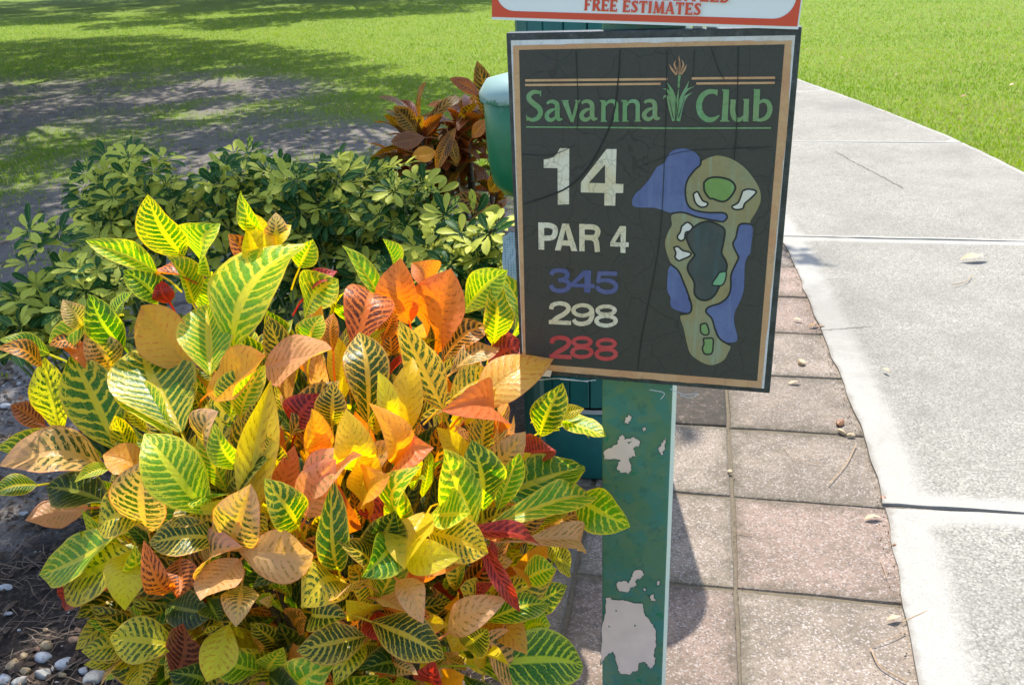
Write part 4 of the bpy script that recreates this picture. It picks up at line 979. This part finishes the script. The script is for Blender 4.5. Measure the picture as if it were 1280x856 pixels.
# croton behind
c2 = at(560, 262, 3.55); C2 = np.array([-.17, 3.6, .02])
cr2 = empty('croton_shrub', tuple(C2), 'smaller dark bronze croton in the shade behind the ball washer', 'shrub')
E2 = np.array([-.24, 3.6, .80]); R2 = np.array([.40, .28, .38]); T2 = 'VVVVVWWMKKVM'
stem_tips = []
for k in range(15):
    q = k * 2.4; r = .25 + .7 * random.random(); tp = E2 + R2 * np.array([math.cos(q) * r, math.sin(q) * r, random.uniform(-.5, .75)]) * .8; stem_tips.append(tp)
    p0 = C2 + np.array([.08 * math.cos(q), .08 * math.sin(q), 0]); MB().tube([p0, p0 * .6 + tp * .4 + [0, 0, .05], tp], [.012, .010, .006], 6).build('stem', M_STEM, cr2, True)
for tp in stem_tips:
    ax = unit((tp - C2) * [1, 1, .9] + [0, 0, .1]); a = unit(np.cross(ax, [.3, .9, .1])); b = np.cross(ax, a)
    for k in range(17):
        q = k * 2.4 + random.random(); el_ = random.uniform(-.1, 1.15); dr = unit(ax * math.sin(el_) + (a * math.cos(q) + b * math.sin(q)) * math.cos(el_)); L = random.uniform(.12, .20); base = tp + dr * .01 - ax * .012 * (k * .8)
        add_leaf(cr2, base, base + dr * L, unit(ax + rng.normal(0, .25, 3)), L * random.uniform(.34, .44), random.choice(T2), arch=.1, fold=random.uniform(.1, .35), twist=random.uniform(-.5, .5), wave=.02, nl=7, tipbend=random.uniform(.0, .22), petiole=.02)
for (bx_, by_, tx_, ty_, wpx, tyy, D_) in [(608, 150, 596, 76, 24, 'V', 3.5), (600, 118, 562, 98, 16, 'W', 3.4), (520, 165, 492, 133, 24, 'V', 3.4), (530, 172, 488, 178, 22, 'W', 3.35), (545, 190, 515, 195, 20, 'O', 3.3), (615, 262, 566, 246, 26, 'V', 3.1), (612, 240, 628, 215, 20, 'V', 3.1), (590, 172, 610, 150, 16, 'W', 3.2), (560, 165, 572, 205, 14, 'V', 3.2), (570, 160, 545, 215, 16, 'V', 3.2), (620, 282, 590, 272, 22, 'V', 3.0)]:
    base, tip = at(bx_, by_, D_), at(tx_, ty_, D_ - .03); nrm = unit(CAM - base + [0, 0, 1.2])
    add_leaf(cr2, base, tip, nrm, wpx / F_PX * D_ * 1.08, tyy, arch=.06, fold=.2, nl=8, petiole=.05)

# schefflera: palmate leaves, one mesh per variant
def palmate(seed):
    rs = random.Random(seed); n = rs.choice([7, 8, 8, 9]); V = []; F = []; UV = []; A_ = []
    k = 0; r = .0014
    for j, (y, z) in enumerate(((-.11, -.03), (-.05, -.004), (0, 0))):
        for q in range(3): V.append((r * math.cos(q * 2.1), y, z + r * math.sin(q * 2.1))); UV.append((.5, .3)); A_.append(.95)
    for j in range(2):
        for q in range(3): F.append((j * 3 + q, j * 3 + (q + 1) % 3, j * 3 + 3 + (q + 1) % 3, j * 3 + 3 + q))
    for i in range(n):
        an = (i - (n - 1) / 2) / n * 2 * math.pi * .92 + rs.uniform(-.1, .1); L = rs.uniform(.075, .10) * (1 - .22 * abs(i - (n - 1) / 2) / n * 2); W = L * rs.uniform(.36, .44); dr = rs.uniform(-.25, .45); cid = rs.random()
        ca, sa = math.cos(an), math.sin(an); k0 = len(V)
        prof = [(0, .08), (.18, .25), (.42, .8), (.68, 1.), (.88, .72), (1., .08)]
        for t, wf in prof:
            y = .012 + t * L; z = -dr * L * t * t * .8 + .02 * t
            for s in (-1, 0, 1):
                x = s * W / 2 * wf; zz_ = z + abs(x) * .35
                V.append((x * ca + y * sa, y * ca - x * sa, zz_)); UV.append((.5 + .5 * s, t)); A_.append(cid)
        for j in range(5):
            for s in range(2): F.append((k0 + j * 3 + s, k0 + j * 3 + s + 1, k0 + j * 3 + s + 4, k0 + j * 3 + s + 3))
    me = bpy.data.meshes.new('leaf'); me.from_pydata(V, [], F); l = me.uv_layers.new(name='UVMap')
    li = np.zeros(len(me.loops), int); me.loops.foreach_get('vertex_index', li); l.data.foreach_set('uv', np.array(UV)[li].ravel())
    d = me.attributes.new('leaflet', 'FLOAT', 'POINT'); d.data.foreach_set('value', A_); me.materials.append(M_SCH); me.polygons.foreach_set('use_smooth', [True] * len(me.polygons)); me.update(); return me
PALM = [palmate(100 + i) for i in range(9)]
SHR = [  # rosette pixels, ground distance, label
 ([(60, 312), (78, 345), (40, 385), (105, 368), (70, 400), (28, 410), (110, 402), (130, 345), (150, 370)], 2.35, 'variegated schefflera at the far left, lowest of the row behind the big croton'),
 ([(150, 212), (122, 232), (180, 212), (195, 235), (150, 255), (120, 262), (170, 275), (140, 300), (200, 290)], 3.05, 'variegated schefflera with a pale upright top standing against sandy ground at upper left'),
 ([(310, 205), (285, 225), (340, 225), (262, 250), (310, 255), (240, 270), (280, 285), (330, 280)], 3.1, 'variegated schefflera behind the tallest green croton leaf'),
 ([(375, 232), (420, 225), (400, 255), (365, 275), (430, 262), (395, 295), (440, 300), (360, 310)], 3.0, 'variegated schefflera in the middle of the row with strappy grass at its foot'),
 ([(470, 225), (505, 235), (490, 262), (525, 250), (460, 270), (500, 295), (535, 285), (470, 320), (450, 335)], 2.95, 'variegated schefflera directly left of the dark bronze croton'),
 ([(570, 290), (602, 305), (545, 315), (590, 335), (618, 335), (560, 345), (525, 335), (605, 362), (510, 350)], 2.6, 'variegated schefflera nearest the golf sign, below the bronze croton')]
for ros, D0, lab in SHR:
    cx = np.mean([r[0] for r in ros]); base = at(cx, 330, D0); base = np.array([base[0], D0 + .08, .02])
    sh = empty('schefflera_shrub', tuple(base), lab, 'shrub', 'variegated schefflera planted behind the croton')
    allr = [(at(x, y, D0 + random.uniform(-.18, .18)), 7) for x, y in ros]
    allr += [(p + np.array([random.uniform(-.06, .06), random.uniform(-.08, .08), random.uniform(-.14, -.03)]), 6) for p, _ in list(allr)]
    ztop = max(p[2] for p, _ in allr)
    for k in range(7): q = allr[k % len(allr)][0]; allr.append((np.array([q[0] + random.uniform(-.14, .14), q[1] + random.uniform(-.2, .2), random.uniform(.25, .85) * ztop]), 5))
    for p, nlv in allr:
        p = np.asarray(p); MB().tube([base + rng.normal(0, .05, 3) * [1, 1, 0], base * .45 + p * .55 + rng.normal(0, .02, 3), p], [.008, .006, .004], 5).build('stem', M_GSTEM, sh, True)
        q0 = random.uniform(0, 6)
        for k in range(nlv):
            q = q0 + k * 2.4; el_ = random.uniform(.25, 1.15); dr = Vector((math.cos(q) * math.cos(el_), math.sin(q) * math.cos(el_), math.sin(el_)))
            c = Vector(p) + dr * .07 - Vector((0, 0, .012 * k)); zz_ = (Vector((0, -.55, 1)) + dr * .25 + Vector(rng.normal(0, .38, 3))).normalized(); yy_ = (dr - zz_ * dr.dot(zz_)).normalized(); xx_ = yy_.cross(zz_)
            o = link('leaf', PALM[random.randrange(9)], sh); sc = random.uniform(.60, .86)
            mt = Matrix((xx_, yy_, zz_)).transposed().to_4x4(); mt.translation = c - Vector(base); o.matrix_local = mt @ Matrix.Scale(sc, 4)
# strappy grass between them
st = empty('grass_clump', tuple(at(388, 300, 2.75) * [1, 1, 0] + [0, 0, .02]), 'clump of thin dark green strappy blades between the scheffleras', 'plant')
b0 = wloc(st)
for k in range(26):
    q = random.uniform(0, 6.28); r = random.uniform(.02, .16); h = random.uniform(.55, .86); V = []; F = []; bw = random.uniform(.004, .007); bs = np.array(b0) + [random.uniform(-.12, .12), random.uniform(-.08, .08), 0]
    for j in range(6):
        t = j / 5; c = bs + np.array([math.cos(q) * r * t * t, math.sin(q) * r * t * t, h * t * (1 - .08 * t)]); s_ = np.array([math.sin(q), -math.cos(q), 0]) if k % 2 else np.array([1, 0, 0]); wv = bw * (1 - t ** 3)
        V += [c - s_ * wv, c + s_ * wv]
        if j: F.append((2 * j - 2, 2 * j - 1, 2 * j + 1, 2 * j))
    mesh('blade', V, F, M_GSTEM, st)

# ================================================================== LITTER, PEBBLES
def blob(name, c, r, mat, seed, sq=(1, 1, .6), parent=None, rotz=0):
    bm = bmesh.new(); bmesh.ops.create_icosphere(bm, subdivisions=3, radius=1); rs = random.Random(seed); k1 = [rs.uniform(-1, 1) for _ in range(9)]; dirs = [unit([rs.gauss(0, 1) for _ in range(3)]) for _ in range(5)]
    V = np.array([v.co[:] for v in bm.verts]); F = [tuple(v.index for v in f.verts) for f in bm.faces]; bm.free()
    m = 1 + .10 * np.sin(V @ np.array(k1[:3]) * 2.5 + k1[3]) + .07 * np.sin(V @ np.array(k1[4:7]) * 4 + k1[7])
    V = V * m[:, None]
    for d in dirs[:5]:                         # a few worn flats
        q = V @ d; lim = rs.uniform(.50, .85); V = V - np.outer(np.maximum(0, q - lim) * .8, d)
    V = V * r * np.array(sq); ca, sa = math.cos(rotz), math.sin(rotz); V = V @ np.array([[ca, sa, 0], [-sa, ca, 0], [0, 0, 1]])
    return mesh(name, V + np.asarray(c), F, mat, parent, True)
def stone_mat(name, c0, c1):
    g = NG(name); p = g.pos(); n = g.noise(p, 60, 5, .65, .8); n2 = g.noise(p, 220, 3)
    col = g.mix(g.ss(n, .35, .68), c0, c1); col = g.mix(g.math('MULTIPLY', g.ss(n2, .58, .7), .5), col, (.10, .085, .07))
    return g.out(g.bsdf(col, .55, g.bump(n, .4, .003), 0., .4))
SM = [stone_mat('white_stone', (.33, .34, .36), (.48, .48, .47)), stone_mat('tan_stone', (.27, .18, .08), (.40, .31, .18)), stone_mat('grey_stone', (.24, .23, .21), (.40, .38, .33)), stone_mat('brown_stone', (.20, .09, .05), (.32, .20, .12))]
PEB = [  # px, py (zoom of the corner), radius px, material, label, squash
 (395, 600, 88, 0, 'large white pebble lying on a tan pebble in the mulch', (1, .62, .6)), (600, 662, 82, 0, 'rounded white pebble right of the largest white one', (1, .8, .7)), (770, 722, 50, 0, 'small bluish white pebble between two larger stones', (1, .85, .6)),
 (870, 800, 100, 2, 'big grey brown stone at the right end of the pebbles', (.95, 1, .6)), (440, 500, 65, 1, 'tan pebble tucked behind the large white pebble', (1, .7, .7)), (120, 670, 68, 1, 'tan pebble in the upper left of the pebble group', (1, .95, .7)),
 (220, 590, 45, 1, 'narrow yellowish pebble left of the large white pebble', (.8, 1, .7)), (390, 750, 88, 2, 'grey striped pebble below the large white pebble', (1, .65, .6)), (235, 730, 52, 1, 'small tan pebble beside the grey striped one', (1, .8, .7)),
 (575, 762, 50, 1, 'small flat tan pebble under the rounded white one', (1, .6, .6)), (30, 800, 78, 0, 'white pebble in the bottom left corner', (1, .85, .6)), (185, 825, 80, 2, 'greenish grey pebble at the bottom edge', (1, .6, .6)),
 (685, 440, 60, 3, 'reddish brown pebble alone in the mulch', (1, .85, .6)), (745, 415, 32, 1, 'small pale pebble touching the reddish brown one', (.8, 1, .6)), (425, 345, 30, 1, 'small yellow pebble up in the pine needles', (1, .8, .7)), (345, 525, 38, 3, 'orange brown pebble touching the large white one', (1, .7, .7)),
 (75, 195, 45, 0, 'flat white chip in the mulch at the left edge', (1, .5, .4)), (175, 350, 18, 0, 'tiny white pebble in the pine needles', (1, .9, .7))]
for i, (x, y, r, m, lab, sq) in enumerate(PEB):
    g_ = ground(x / 7.381, 740 + y / 7.381, .022); dep = (g_ - CAM) @ FW; rr = r / 7.381 / F_PX * dep
    tag(blob('pebble', g_ + [0, 0, rr * sq[2] * .08], rr, SM[m], 300 + i, sq, None, random.uniform(-.4, .4)), lab, 'pebble', 'pebbles in the mulch')
# white chips further back in the bed
for i, (x, y, r) in enumerate([(8, 735, 9), (30, 642, 6), (6, 508, 8), (22, 480, 5), (95, 455, 4)]):
    g_ = ground(x, y, .02); rr = r / F_PX * ((g_ - CAM) @ FW)
    tag(blob('pebble', g_ + [0, 0, rr * .15], rr, SM[0], 400 + i, (1, .6, .4)), ['pale stone at the left edge below the red leaf', 'small pale stone in the shaded mulch left of the shrub', 'broad pale stone on bright sand at the left edge', 'pale stone just above the broad one at the left edge', 'small pale stone above the far left croton leaf'][i], 'pebble', 'pebbles in the mulch')
# pine needles and twigs on the mulch (uncountable)
mb = MB()
for k in range(3500):
    x, y = random.uniform(-2.0, -.1), random.uniform(1.35, 3.0); q = random.uniform(0, 6.28); L = random.uniform(.03, .12); d = np.array([math.cos(q), math.sin(q), random.uniform(-.03, .06)]); p0 = np.array([x, y, .022 + random.uniform(0, .010)])
    s_ = np.array([-d[1], d[0], 0]) * random.uniform(.0006, .0013); bend = np.array([random.uniform(-.01, .01), random.uniform(-.01, .01), .004]); k0 = len(mb.V)
    mb.V += [tuple(p0 - s_), tuple(p0 + s_), tuple(p0 + d * L / 2 + bend + s_), tuple(p0 + d * L / 2 + bend - s_), tuple(p0 + d * L)]; mb.F += [(k0, k0 + 1, k0 + 2, k0 + 3), (k0 + 3, k0 + 2, k0 + 4)]
tag(mb.build('pine_needles', simple('dry_needle', (.20, .145, .10), .8, .5, 15)), 'dry pine needles scattered over the dark mulch', None, kind='stuff')
for nm, cc, cnt in (('bark_chips', (.085, .055, .038), 5200), ('stone_grit', (.42, .40, .37), 700)):
    mb = MB()
    for k in range(cnt):
        x, y = random.uniform(-2.4, -.1), random.uniform(1.3, 3.6); q = random.uniform(0, 6.28); L = random.uniform(.004, .020) * (1 if nm[0] == 'b' else .45); a_ = np.array([math.cos(q), math.sin(q), random.uniform(-.5, .5)]) * L; b_ = np.array([-math.sin(q), math.cos(q), random.uniform(-.5, .5)]) * L * random.uniform(.25, .8)
        p0 = np.array([x, y, .020 + random.uniform(-.004, .010)]); h_ = np.array([0, 0, L * .5]); mb.add([p0 - a_, p0 + b_, p0 + a_ * .8, p0 - b_, p0 + h_], [(0, 1, 4), (1, 2, 4), (2, 3, 4), (3, 0, 4)])
    tag(mb.build(nm, simple(nm, cc, .85, .7, 8)), 'bits of bark strewn through the mulch' if nm[0] == 'b' else 'pale grit strewn through the mulch', None, kind='stuff')
M_DRY = simple('dry_leaf', (.30, .18, .09), .8, .4, 90, .4); M_NUT = simple('brown_nut', (.22, .10, .045), .45, .3, 120, .3); M_TAN = simple('tan_husk', (.48, .36, .22), .7, .3, 90)
for i, (x, y, r, m, sq, lab) in enumerate([(1002, 455, 6, M_TAN, (.9, 1, .8), 'tan nut on the paver right of the sign'), (1050, 530, 6, M_NUT, (1.2, .8, .7), 'brown nut on the paver edge below the sign corner'), (1052, 541, 5, M_TAN, (1.4, .6, .6), 'tan husk beside the brown nut on the pavers'), (1063, 545, 4.5, M_TAN, (1.2, .7, .6), 'tan husk nearest the path edge'),
                                         (1117, 683, 4, M_NUT, (1, .8, .7), 'reddish brown nut against the path edge'), (1104, 624, 4, M_NUT, (1, .8, .7), 'dark seed in the gap between paver and path'), (912, 590, 3.5, M_TAN, (1, .9, .7), 'small tan seed in the paver joint')]):
    g_ = ground(x, y, .012); rr = r / F_PX * ((g_ - CAM) @ FW); tag(blob('seed', g_ + [0, 0, rr * .4], rr, m, 500 + i, sq, None, i), lab, 'seed', 'seeds and husks on the pavers')
def dry_leaf(x, y, L, rot_, lab, mat=M_DRY, Z=.014):
    g_ = ground(x, y, Z); L = L / F_PX * ((g_ - CAM) @ FW); d = np.array([math.cos(rot_), math.sin(rot_), .05]); V, F, UV = leaf_geo(L, L * .35, .12, .4, .5, .03, 6, 0, 0); Rm, _ = frame(g_, g_ + d * L, np.array([0, 0, 1.]))
    tag(mesh('dry_leaf', V @ Rm.T + g_ + [0, 0, .004], F, mat, None, True, uv=UV), lab, 'dry leaf', 'dry leaves on the ground')
for a in [(1010, 409, 16, .3, 'curled brown dry leaf on the paver joint at the path edge'), (1003, 402, 12, 2.6, 'pale dry leaf strip beside the curled brown leaf', M_TAN), (1022, 410, 10, .1, 'dark dry leaf tip against the path edge'), (1080, 650, 22, .05, 'straw coloured dry leaf by the cracked path joint', M_TAN), (1108, 776, 20, .2, 'straw coloured dry leaf at the lower path edge', M_TAN), (985, 480, 16, -.1, 'pale dry leaf on the paver beside the sign corner', M_TAN),
          (1200, 325, 34, .0, 'tan dry leaf lying flat on the concrete path', M_TAN, .030), (1112, 466, 12, 1.9, 'small straw leaf standing out on the bright path edge', M_TAN, .030), (1200, 122, 14, .2, 'reddish brown dry leaf on the right lawn', M_DRY, .05), (1262, 108, 12, .6, 'pale dry leaf on the right lawn', M_TAN, .05)]: dry_leaf(*a[:5], **({'mat': a[5]} if len(a) > 5 else {}), **({'Z': a[6]} if len(a) > 6 else {}))
def twig(pts, r, lab, mat, Z=.015):
    P = [ground(x, y, Z) + [0, 0, random.uniform(0, .004)] for x, y in pts]; Pc, _ = catmull(P, [1] * len(P), 4); tag(MB().tube(Pc, r, 5).build('twig', mat), lab, 'twig', 'twigs and stalks on the ground')
M_TW = simple('twig_straw', (.38, .26, .15), .8, .3, 100)
for L, r, lab in [([(1070, 556), (1058, 580), (1036, 606)], .0016, 'thin bent twig on the paver below the sign corner'), ([(917, 664), (940, 668)], .0013, 'short dark twig by the long paver joint'), ([(1088, 810), (1100, 832), (1134, 852)], .0018, 'long pale stalk at the bottom path edge'), ([(1128, 778), (1150, 768), (1168, 760)], .0014, 'red tipped stalk lying across the path edge'), ([(1100, 700), (1106, 715), (1108, 722)], .001, 'tiny curved pale stalk on the large paver'), ([(1090, 806), (1110, 800), (1132, 790)], .001, 'thin stalk crossing the long pale one'), ([(980, 558), (992, 572), (1030, 580)], .0009, 'hair thin rootlet on the sunny paver')]: twig(L, r, lab, M_TW)
twig([(1190, 357), (1208, 352), (1215, 344)], .002, 'curved twig on the concrete path', M_TW, .028)
# small crumbs along the path edge and joints
mb = MB()
for k in range(900):
    if k < 450: y = random.uniform(1.2, 4.8); p = at_y(LEs, y); x = p[0] + random.gauss(-.012, .014); z = .012
    else:
        i_ = random.randrange(-4, 6); s_ = random.uniform(-1.6, .42); q = PJ + PL * PS * i_ + PR * s_ if k % 2 else PJ + PL * random.uniform(-2, 2.2) + PR * PS * random.choice([-2, -1, 0]); x, y = q + rng.normal(0, .006, 2); z = .008
    r = random.uniform(.0008, .003); k0 = len(mb.V); mb.V += [(x + r, y, z), (x - r * .6, y + r, z), (x - r * .6, y - r, z), (x, y, z + r * 1.2)]; mb.F += [(k0, k0 + 1, k0 + 3), (k0 + 1, k0 + 2, k0 + 3), (k0 + 2, k0, k0 + 3)]
tag(mb.build('crumbs', simple('soil_crumb', (.11, .085, .055), .9, .5, 30)), 'soil crumbs and fine litter along the joints and path edge', None, kind='stuff')

# ================================================================== GRASS
N = 320000
yy = (3.2 ** -.35 + rng.random(N) * (34 ** -.35 - 3.2 ** -.35)) ** (1 / -.35)
xl = -.65 * yy - .7; xr = .62 * yy + .9
xx = xl + rng.random(N) * (xr - xl)
ok = np.ones(N, bool)
lx = np.interp(yy, LEs[:, 1], LEs[:, 0]); rx = np.interp(yy, REs[:, 1], REs[:, 0])
ok &= ~((yy < 16.2) & (xx > lx - .02 - .45 * (yy < 4.6)) & (xx < rx + .02 * rng.normal(0, 1, N)))
ok &= ~((yy < 4.35) & (xx > -1.75) & (xx < .9))
bf = bare_f(xx, yy)
tuft = fnoise(xx * 5, yy * 5, 77, 2)
ok &= rng.random(N) > np.clip(bf * 1.5 - .1 + (.5 - tuft) * .8 * (bf > .12), 0, .93)
xx, yy, bf = xx[ok], yy[ok], bf[ok]; n = len(xx)
hh = (.006 + .014 * rng.random(n)) * (1 + .018 * yy); ww = (.0011 + .0011 * rng.random(n)) * (1 + .13 * yy); q = rng.random(n) * 6.283; ln = hh * (.3 + .8 * rng.random(n))
dx, dy = np.cos(q), np.sin(q); q2 = rng.random(n) * 6.283; wx, wy = np.cos(q2) * ww, np.sin(q2) * ww
zb = -.02
Vg = np.empty((n, 4, 3)); Vg[:, 0] = np.c_[xx - wx, yy - wy, np.full(n, zb)]; Vg[:, 1] = np.c_[xx + wx, yy + wy, np.full(n, zb)]
Vg[:, 2] = np.c_[xx + dx * ln * .4 + wx * .8, yy + dy * ln * .4 + wy * .8, zb + .012 + hh * .65]; Vg[:, 3] = np.c_[xx + dx * ln, yy + dy * ln, zb + .012 + hh]
me = bpy.data.meshes.new('grass'); me.vertices.add(n * 4); me.vertices.foreach_set('co', Vg.ravel())
idx = np.arange(n)[:, None] * 4 + np.array([[0, 1, 2, 0, 2, 3]]); me.loops.add(n * 6); me.loops.foreach_set('vertex_index', idx.ravel())
me.polygons.add(n * 2); me.polygons.foreach_set('loop_start', np.arange(n * 2) * 3); me.polygons.foreach_set('loop_total', np.full(n * 2, 3)); me.update(calc_edges=True)
pt = fnoise(xx * .8, yy * .8, 55, 3); rv = rng.random(n)
ca_, cb_, cc_ = np.array([.15, .26, .018]), np.array([.31, .41, .035]), np.array([.46, .40, .18])
mixv = np.clip(pt * 1.4 - .2 + .35 * (rv - .5), 0, 1)[:, None]; colr = ca_ * (1 - mixv) + cb_ * mixv
dry = (rng.random(n) < .08 + .25 * np.clip(bf, 0, 1) + .28 * (xx > 1) * np.clip(pt * 1.6 - .35, 0, 1))[:, None]; colr = np.where(dry, cc_ * (.7 + .5 * rv[:, None]), colr)
at_ = me.attributes.new('tint', 'FLOAT_COLOR', 'POINT'); at_.data.foreach_set('color', np.repeat(np.c_[colr, np.ones(n)], 4, axis=0).ravel())
me.materials.append(M_GRASS); tag(link('grass', me), 'short mown grass blades of the sunny and shaded lawn', None, kind='stuff')
# fallen leaves scattered on the lawn, too many to count
mb = MB()
for k in range(420):
    y = random.uniform(5, 20); x = random.uniform(-.6 * y, .6 * y)
    if np.interp(y, LEs[:, 1], LEs[:, 0]) - .3 < x < np.interp(y, REs[:, 1], REs[:, 0]) and random.random() < .97: continue
    q = random.uniform(0, 6.28); r = random.uniform(.012, .03); c = np.array([x, y, random.uniform(.0, .03)]); a = np.array([math.cos(q), math.sin(q), random.uniform(-.3, .3)]) * r; b = np.array([-math.sin(q), math.cos(q), random.uniform(-.3, .3)]) * r * .5
    mb.add([c - a, c + b, c + a, c - b], [(0, 1, 2, 3)])
tag(mb.build('leaf_litter', simple('litter', (.32, .22, .13), .8, .6, 3)), 'small dry leaves scattered over the lawn', None, kind='stuff')

# ================================================================== SHADE TREES (outside the frame, their shade falls into it)
def tree_leaf_mat():
    g = NG('tree_leaf'); c = g.mix(g.noise(g.pos(), 3, 3), (.035, .085, .015), (.075, .13, .025))
    return g.out(g.n('MixShader', {0: .3, 1: g.bsdf(c, .45).outputs[0], 2: g.n('BsdfTranslucent', {'Color': c}).outputs[0]}))
M_TL = tree_leaf_mat()
K = 1 / math.tan(SUN_EL)
def over(x, y, h): return np.array([x - math.sin(SUN_AZ) * K * h, y + math.cos(SUN_AZ) * K * h, h])   # the spot at height h whose shade lands on (x, y)
def tree(name, trunk, clumps, label, nleaf, ls, trunk_r, nodes, hub_h):
    t = empty(name, trunk, label, 'tree'); T = np.array(trunk, float); hub = T + [0, 0, hub_h]
    MB().tube([T - [0, 0, .2], T + [.05, .05, hub_h * .35], T + [-.05, .0, hub_h * .7], hub], [trunk_r * 1.35, trunk_r, trunk_r * .92, trunk_r * .85], 10).build('trunk', M_STEM, t, True)
    C_ = np.array([c for c, r in clumps]); mb = MB(); cen = C_[rng.choice(len(C_), nodes, replace=False)]
    for _ in range(5):
        own = np.argmin(np.linalg.norm(C_[:, None] - cen[None], axis=2), axis=1); cen = np.array([C_[own == k].mean(0) if (own == k).any() else cen[k] for k in range(nodes)])
    for k in range(nodes):
        nd = cen[k] - [0, 0, .5]; mb.tube([hub - [0, 0, .1], hub * .7 + nd * .3 + [0, 0, .5], hub * .3 + nd * .7 + [0, 0, .3], nd], [trunk_r * .4, trunk_r * .28, trunk_r * .18, trunk_r * .1], 6)
        for c in C_[own == k]: mb.tube([nd, nd * .5 + c * .5 + [0, 0, .15], c], [trunk_r * .1, .02, .008], 4)
    mb.build('limbs', M_STEM, t, True)
    tot = sum(r ** 2 for _, r in clumps); PP = []
    for c, r in clumps:
        m = int(nleaf * r ** 2 / tot); P = rng.normal(0, 1, (m, 3)); P = P / np.linalg.norm(P, axis=1)[:, None] * (rng.random((m, 1)) ** .4) * r * np.array([1, 1, .5]) + np.array(c)
        sub = P[rng.integers(0, m, max(4, m // 30))]; PP.append(P * .8 + sub[rng.integers(0, len(sub), m)] * .2)
    P = np.vstack(PP); m = len(P); a = rng.normal(0, 1, (m, 3)); a /= np.linalg.norm(a, axis=1)[:, None]; b = np.cross(a, rng.normal(0, 1, (m, 3))); b /= np.linalg.norm(b, axis=1)[:, None]
    L = ls * rng.uniform(.7, 1.3, (m, 1)); V = np.stack([P - a * L, P + b * L * .42, P + a * L, P - b * L * .42], 1).reshape(-1, 3)
    mesh('crown', V, np.arange(m * 4).reshape(-1, 4).tolist(), M_TL, t); return t
def inside(x, y, poly):
    r = False; n = len(poly)
    for i in range(n):
        (x0, y0), (x1, y1) = poly[i], poly[i - 1]
        if (y0 > y) != (y1 > y) and x < (x1 - x0) * (y - y0) / (y1 - y0) + x0: r = not r
    return r
def fill(poly, step, flecks, hs, rr, skip):
    out = []; xs_ = [p[0] for p in poly]; ys_ = [p[1] for p in poly]; x = min(xs_)
    while x < max(xs_):
        y = min(ys_)
        while y < max(ys_):
            px, py = x + random.gauss(0, step * .3), y + random.gauss(0, step * .3)
            if inside(px, py, poly) and random.random() > skip and all((px - fx) ** 2 + (py - fy) ** 2 > fr * fr for fx, fy, fr in flecks): out.append((over(px, py, random.uniform(*hs)), step * random.uniform(*rr)))
            y += step
        x += step
    return out
NEAR = [(.2, 2.8), (.35, 4.6), (.15, 6), (-.05, 8.5), (-.2, 10.9), (-1.8, 14.6), (-4.9, 19.1), (-9.3, 24), (-15, 24), (-15, 6), (-4.5, 3.2), (-2.6, 2.0), (-1.7, 1.1), (-1.2, 1.2), (-1.05, 2.0), (-.5, 2.2)]
FLECK = [(-2.2, 7.4, .55), (-2.9, 11.0, .5), (-2.15, 3.3, .30), (-1.3, 8.9, .4), (-4.2, 13.2, .5), (-.8, 7.2, .3), (-5.0, 10.3, .4), (-1.15, 3.2, .2), (-3.3, 9.2, .3)]
tree('shade_tree', (-8.2, 12.5, 0), fill(NEAR, .62, FLECK, (4.6, 7.0), (1.0, 1.3), .03) + [(over(1.5, 4.45, 5.), .22)], 'broad shade tree beyond the left edge whose shade covers the lawn', 125000, .10, .36, 16, 3.2)
FAR = [(-45, 44), (-17, 32.5), (-10, 27), (-6.5, 24), (-4.4, 26.3), (-.3, 28), (1.5, 31), (1, 50), (-45, 60)]
tree('shade_tree', (-10, 64, 0), fill(FAR, 1.9, [(-13, 31.5, 1.2), (-9, 30, 1.3), (-15, 36, 1.6), (-4, 31, 1.)], (6, 10), (.95, 1.25), .04), 'tall shade tree beyond the top of the lawn', 60000, .30, .5, 14, 4.5)
print('leaves', nh, nf, 'objects', len(bpy.data.objects))
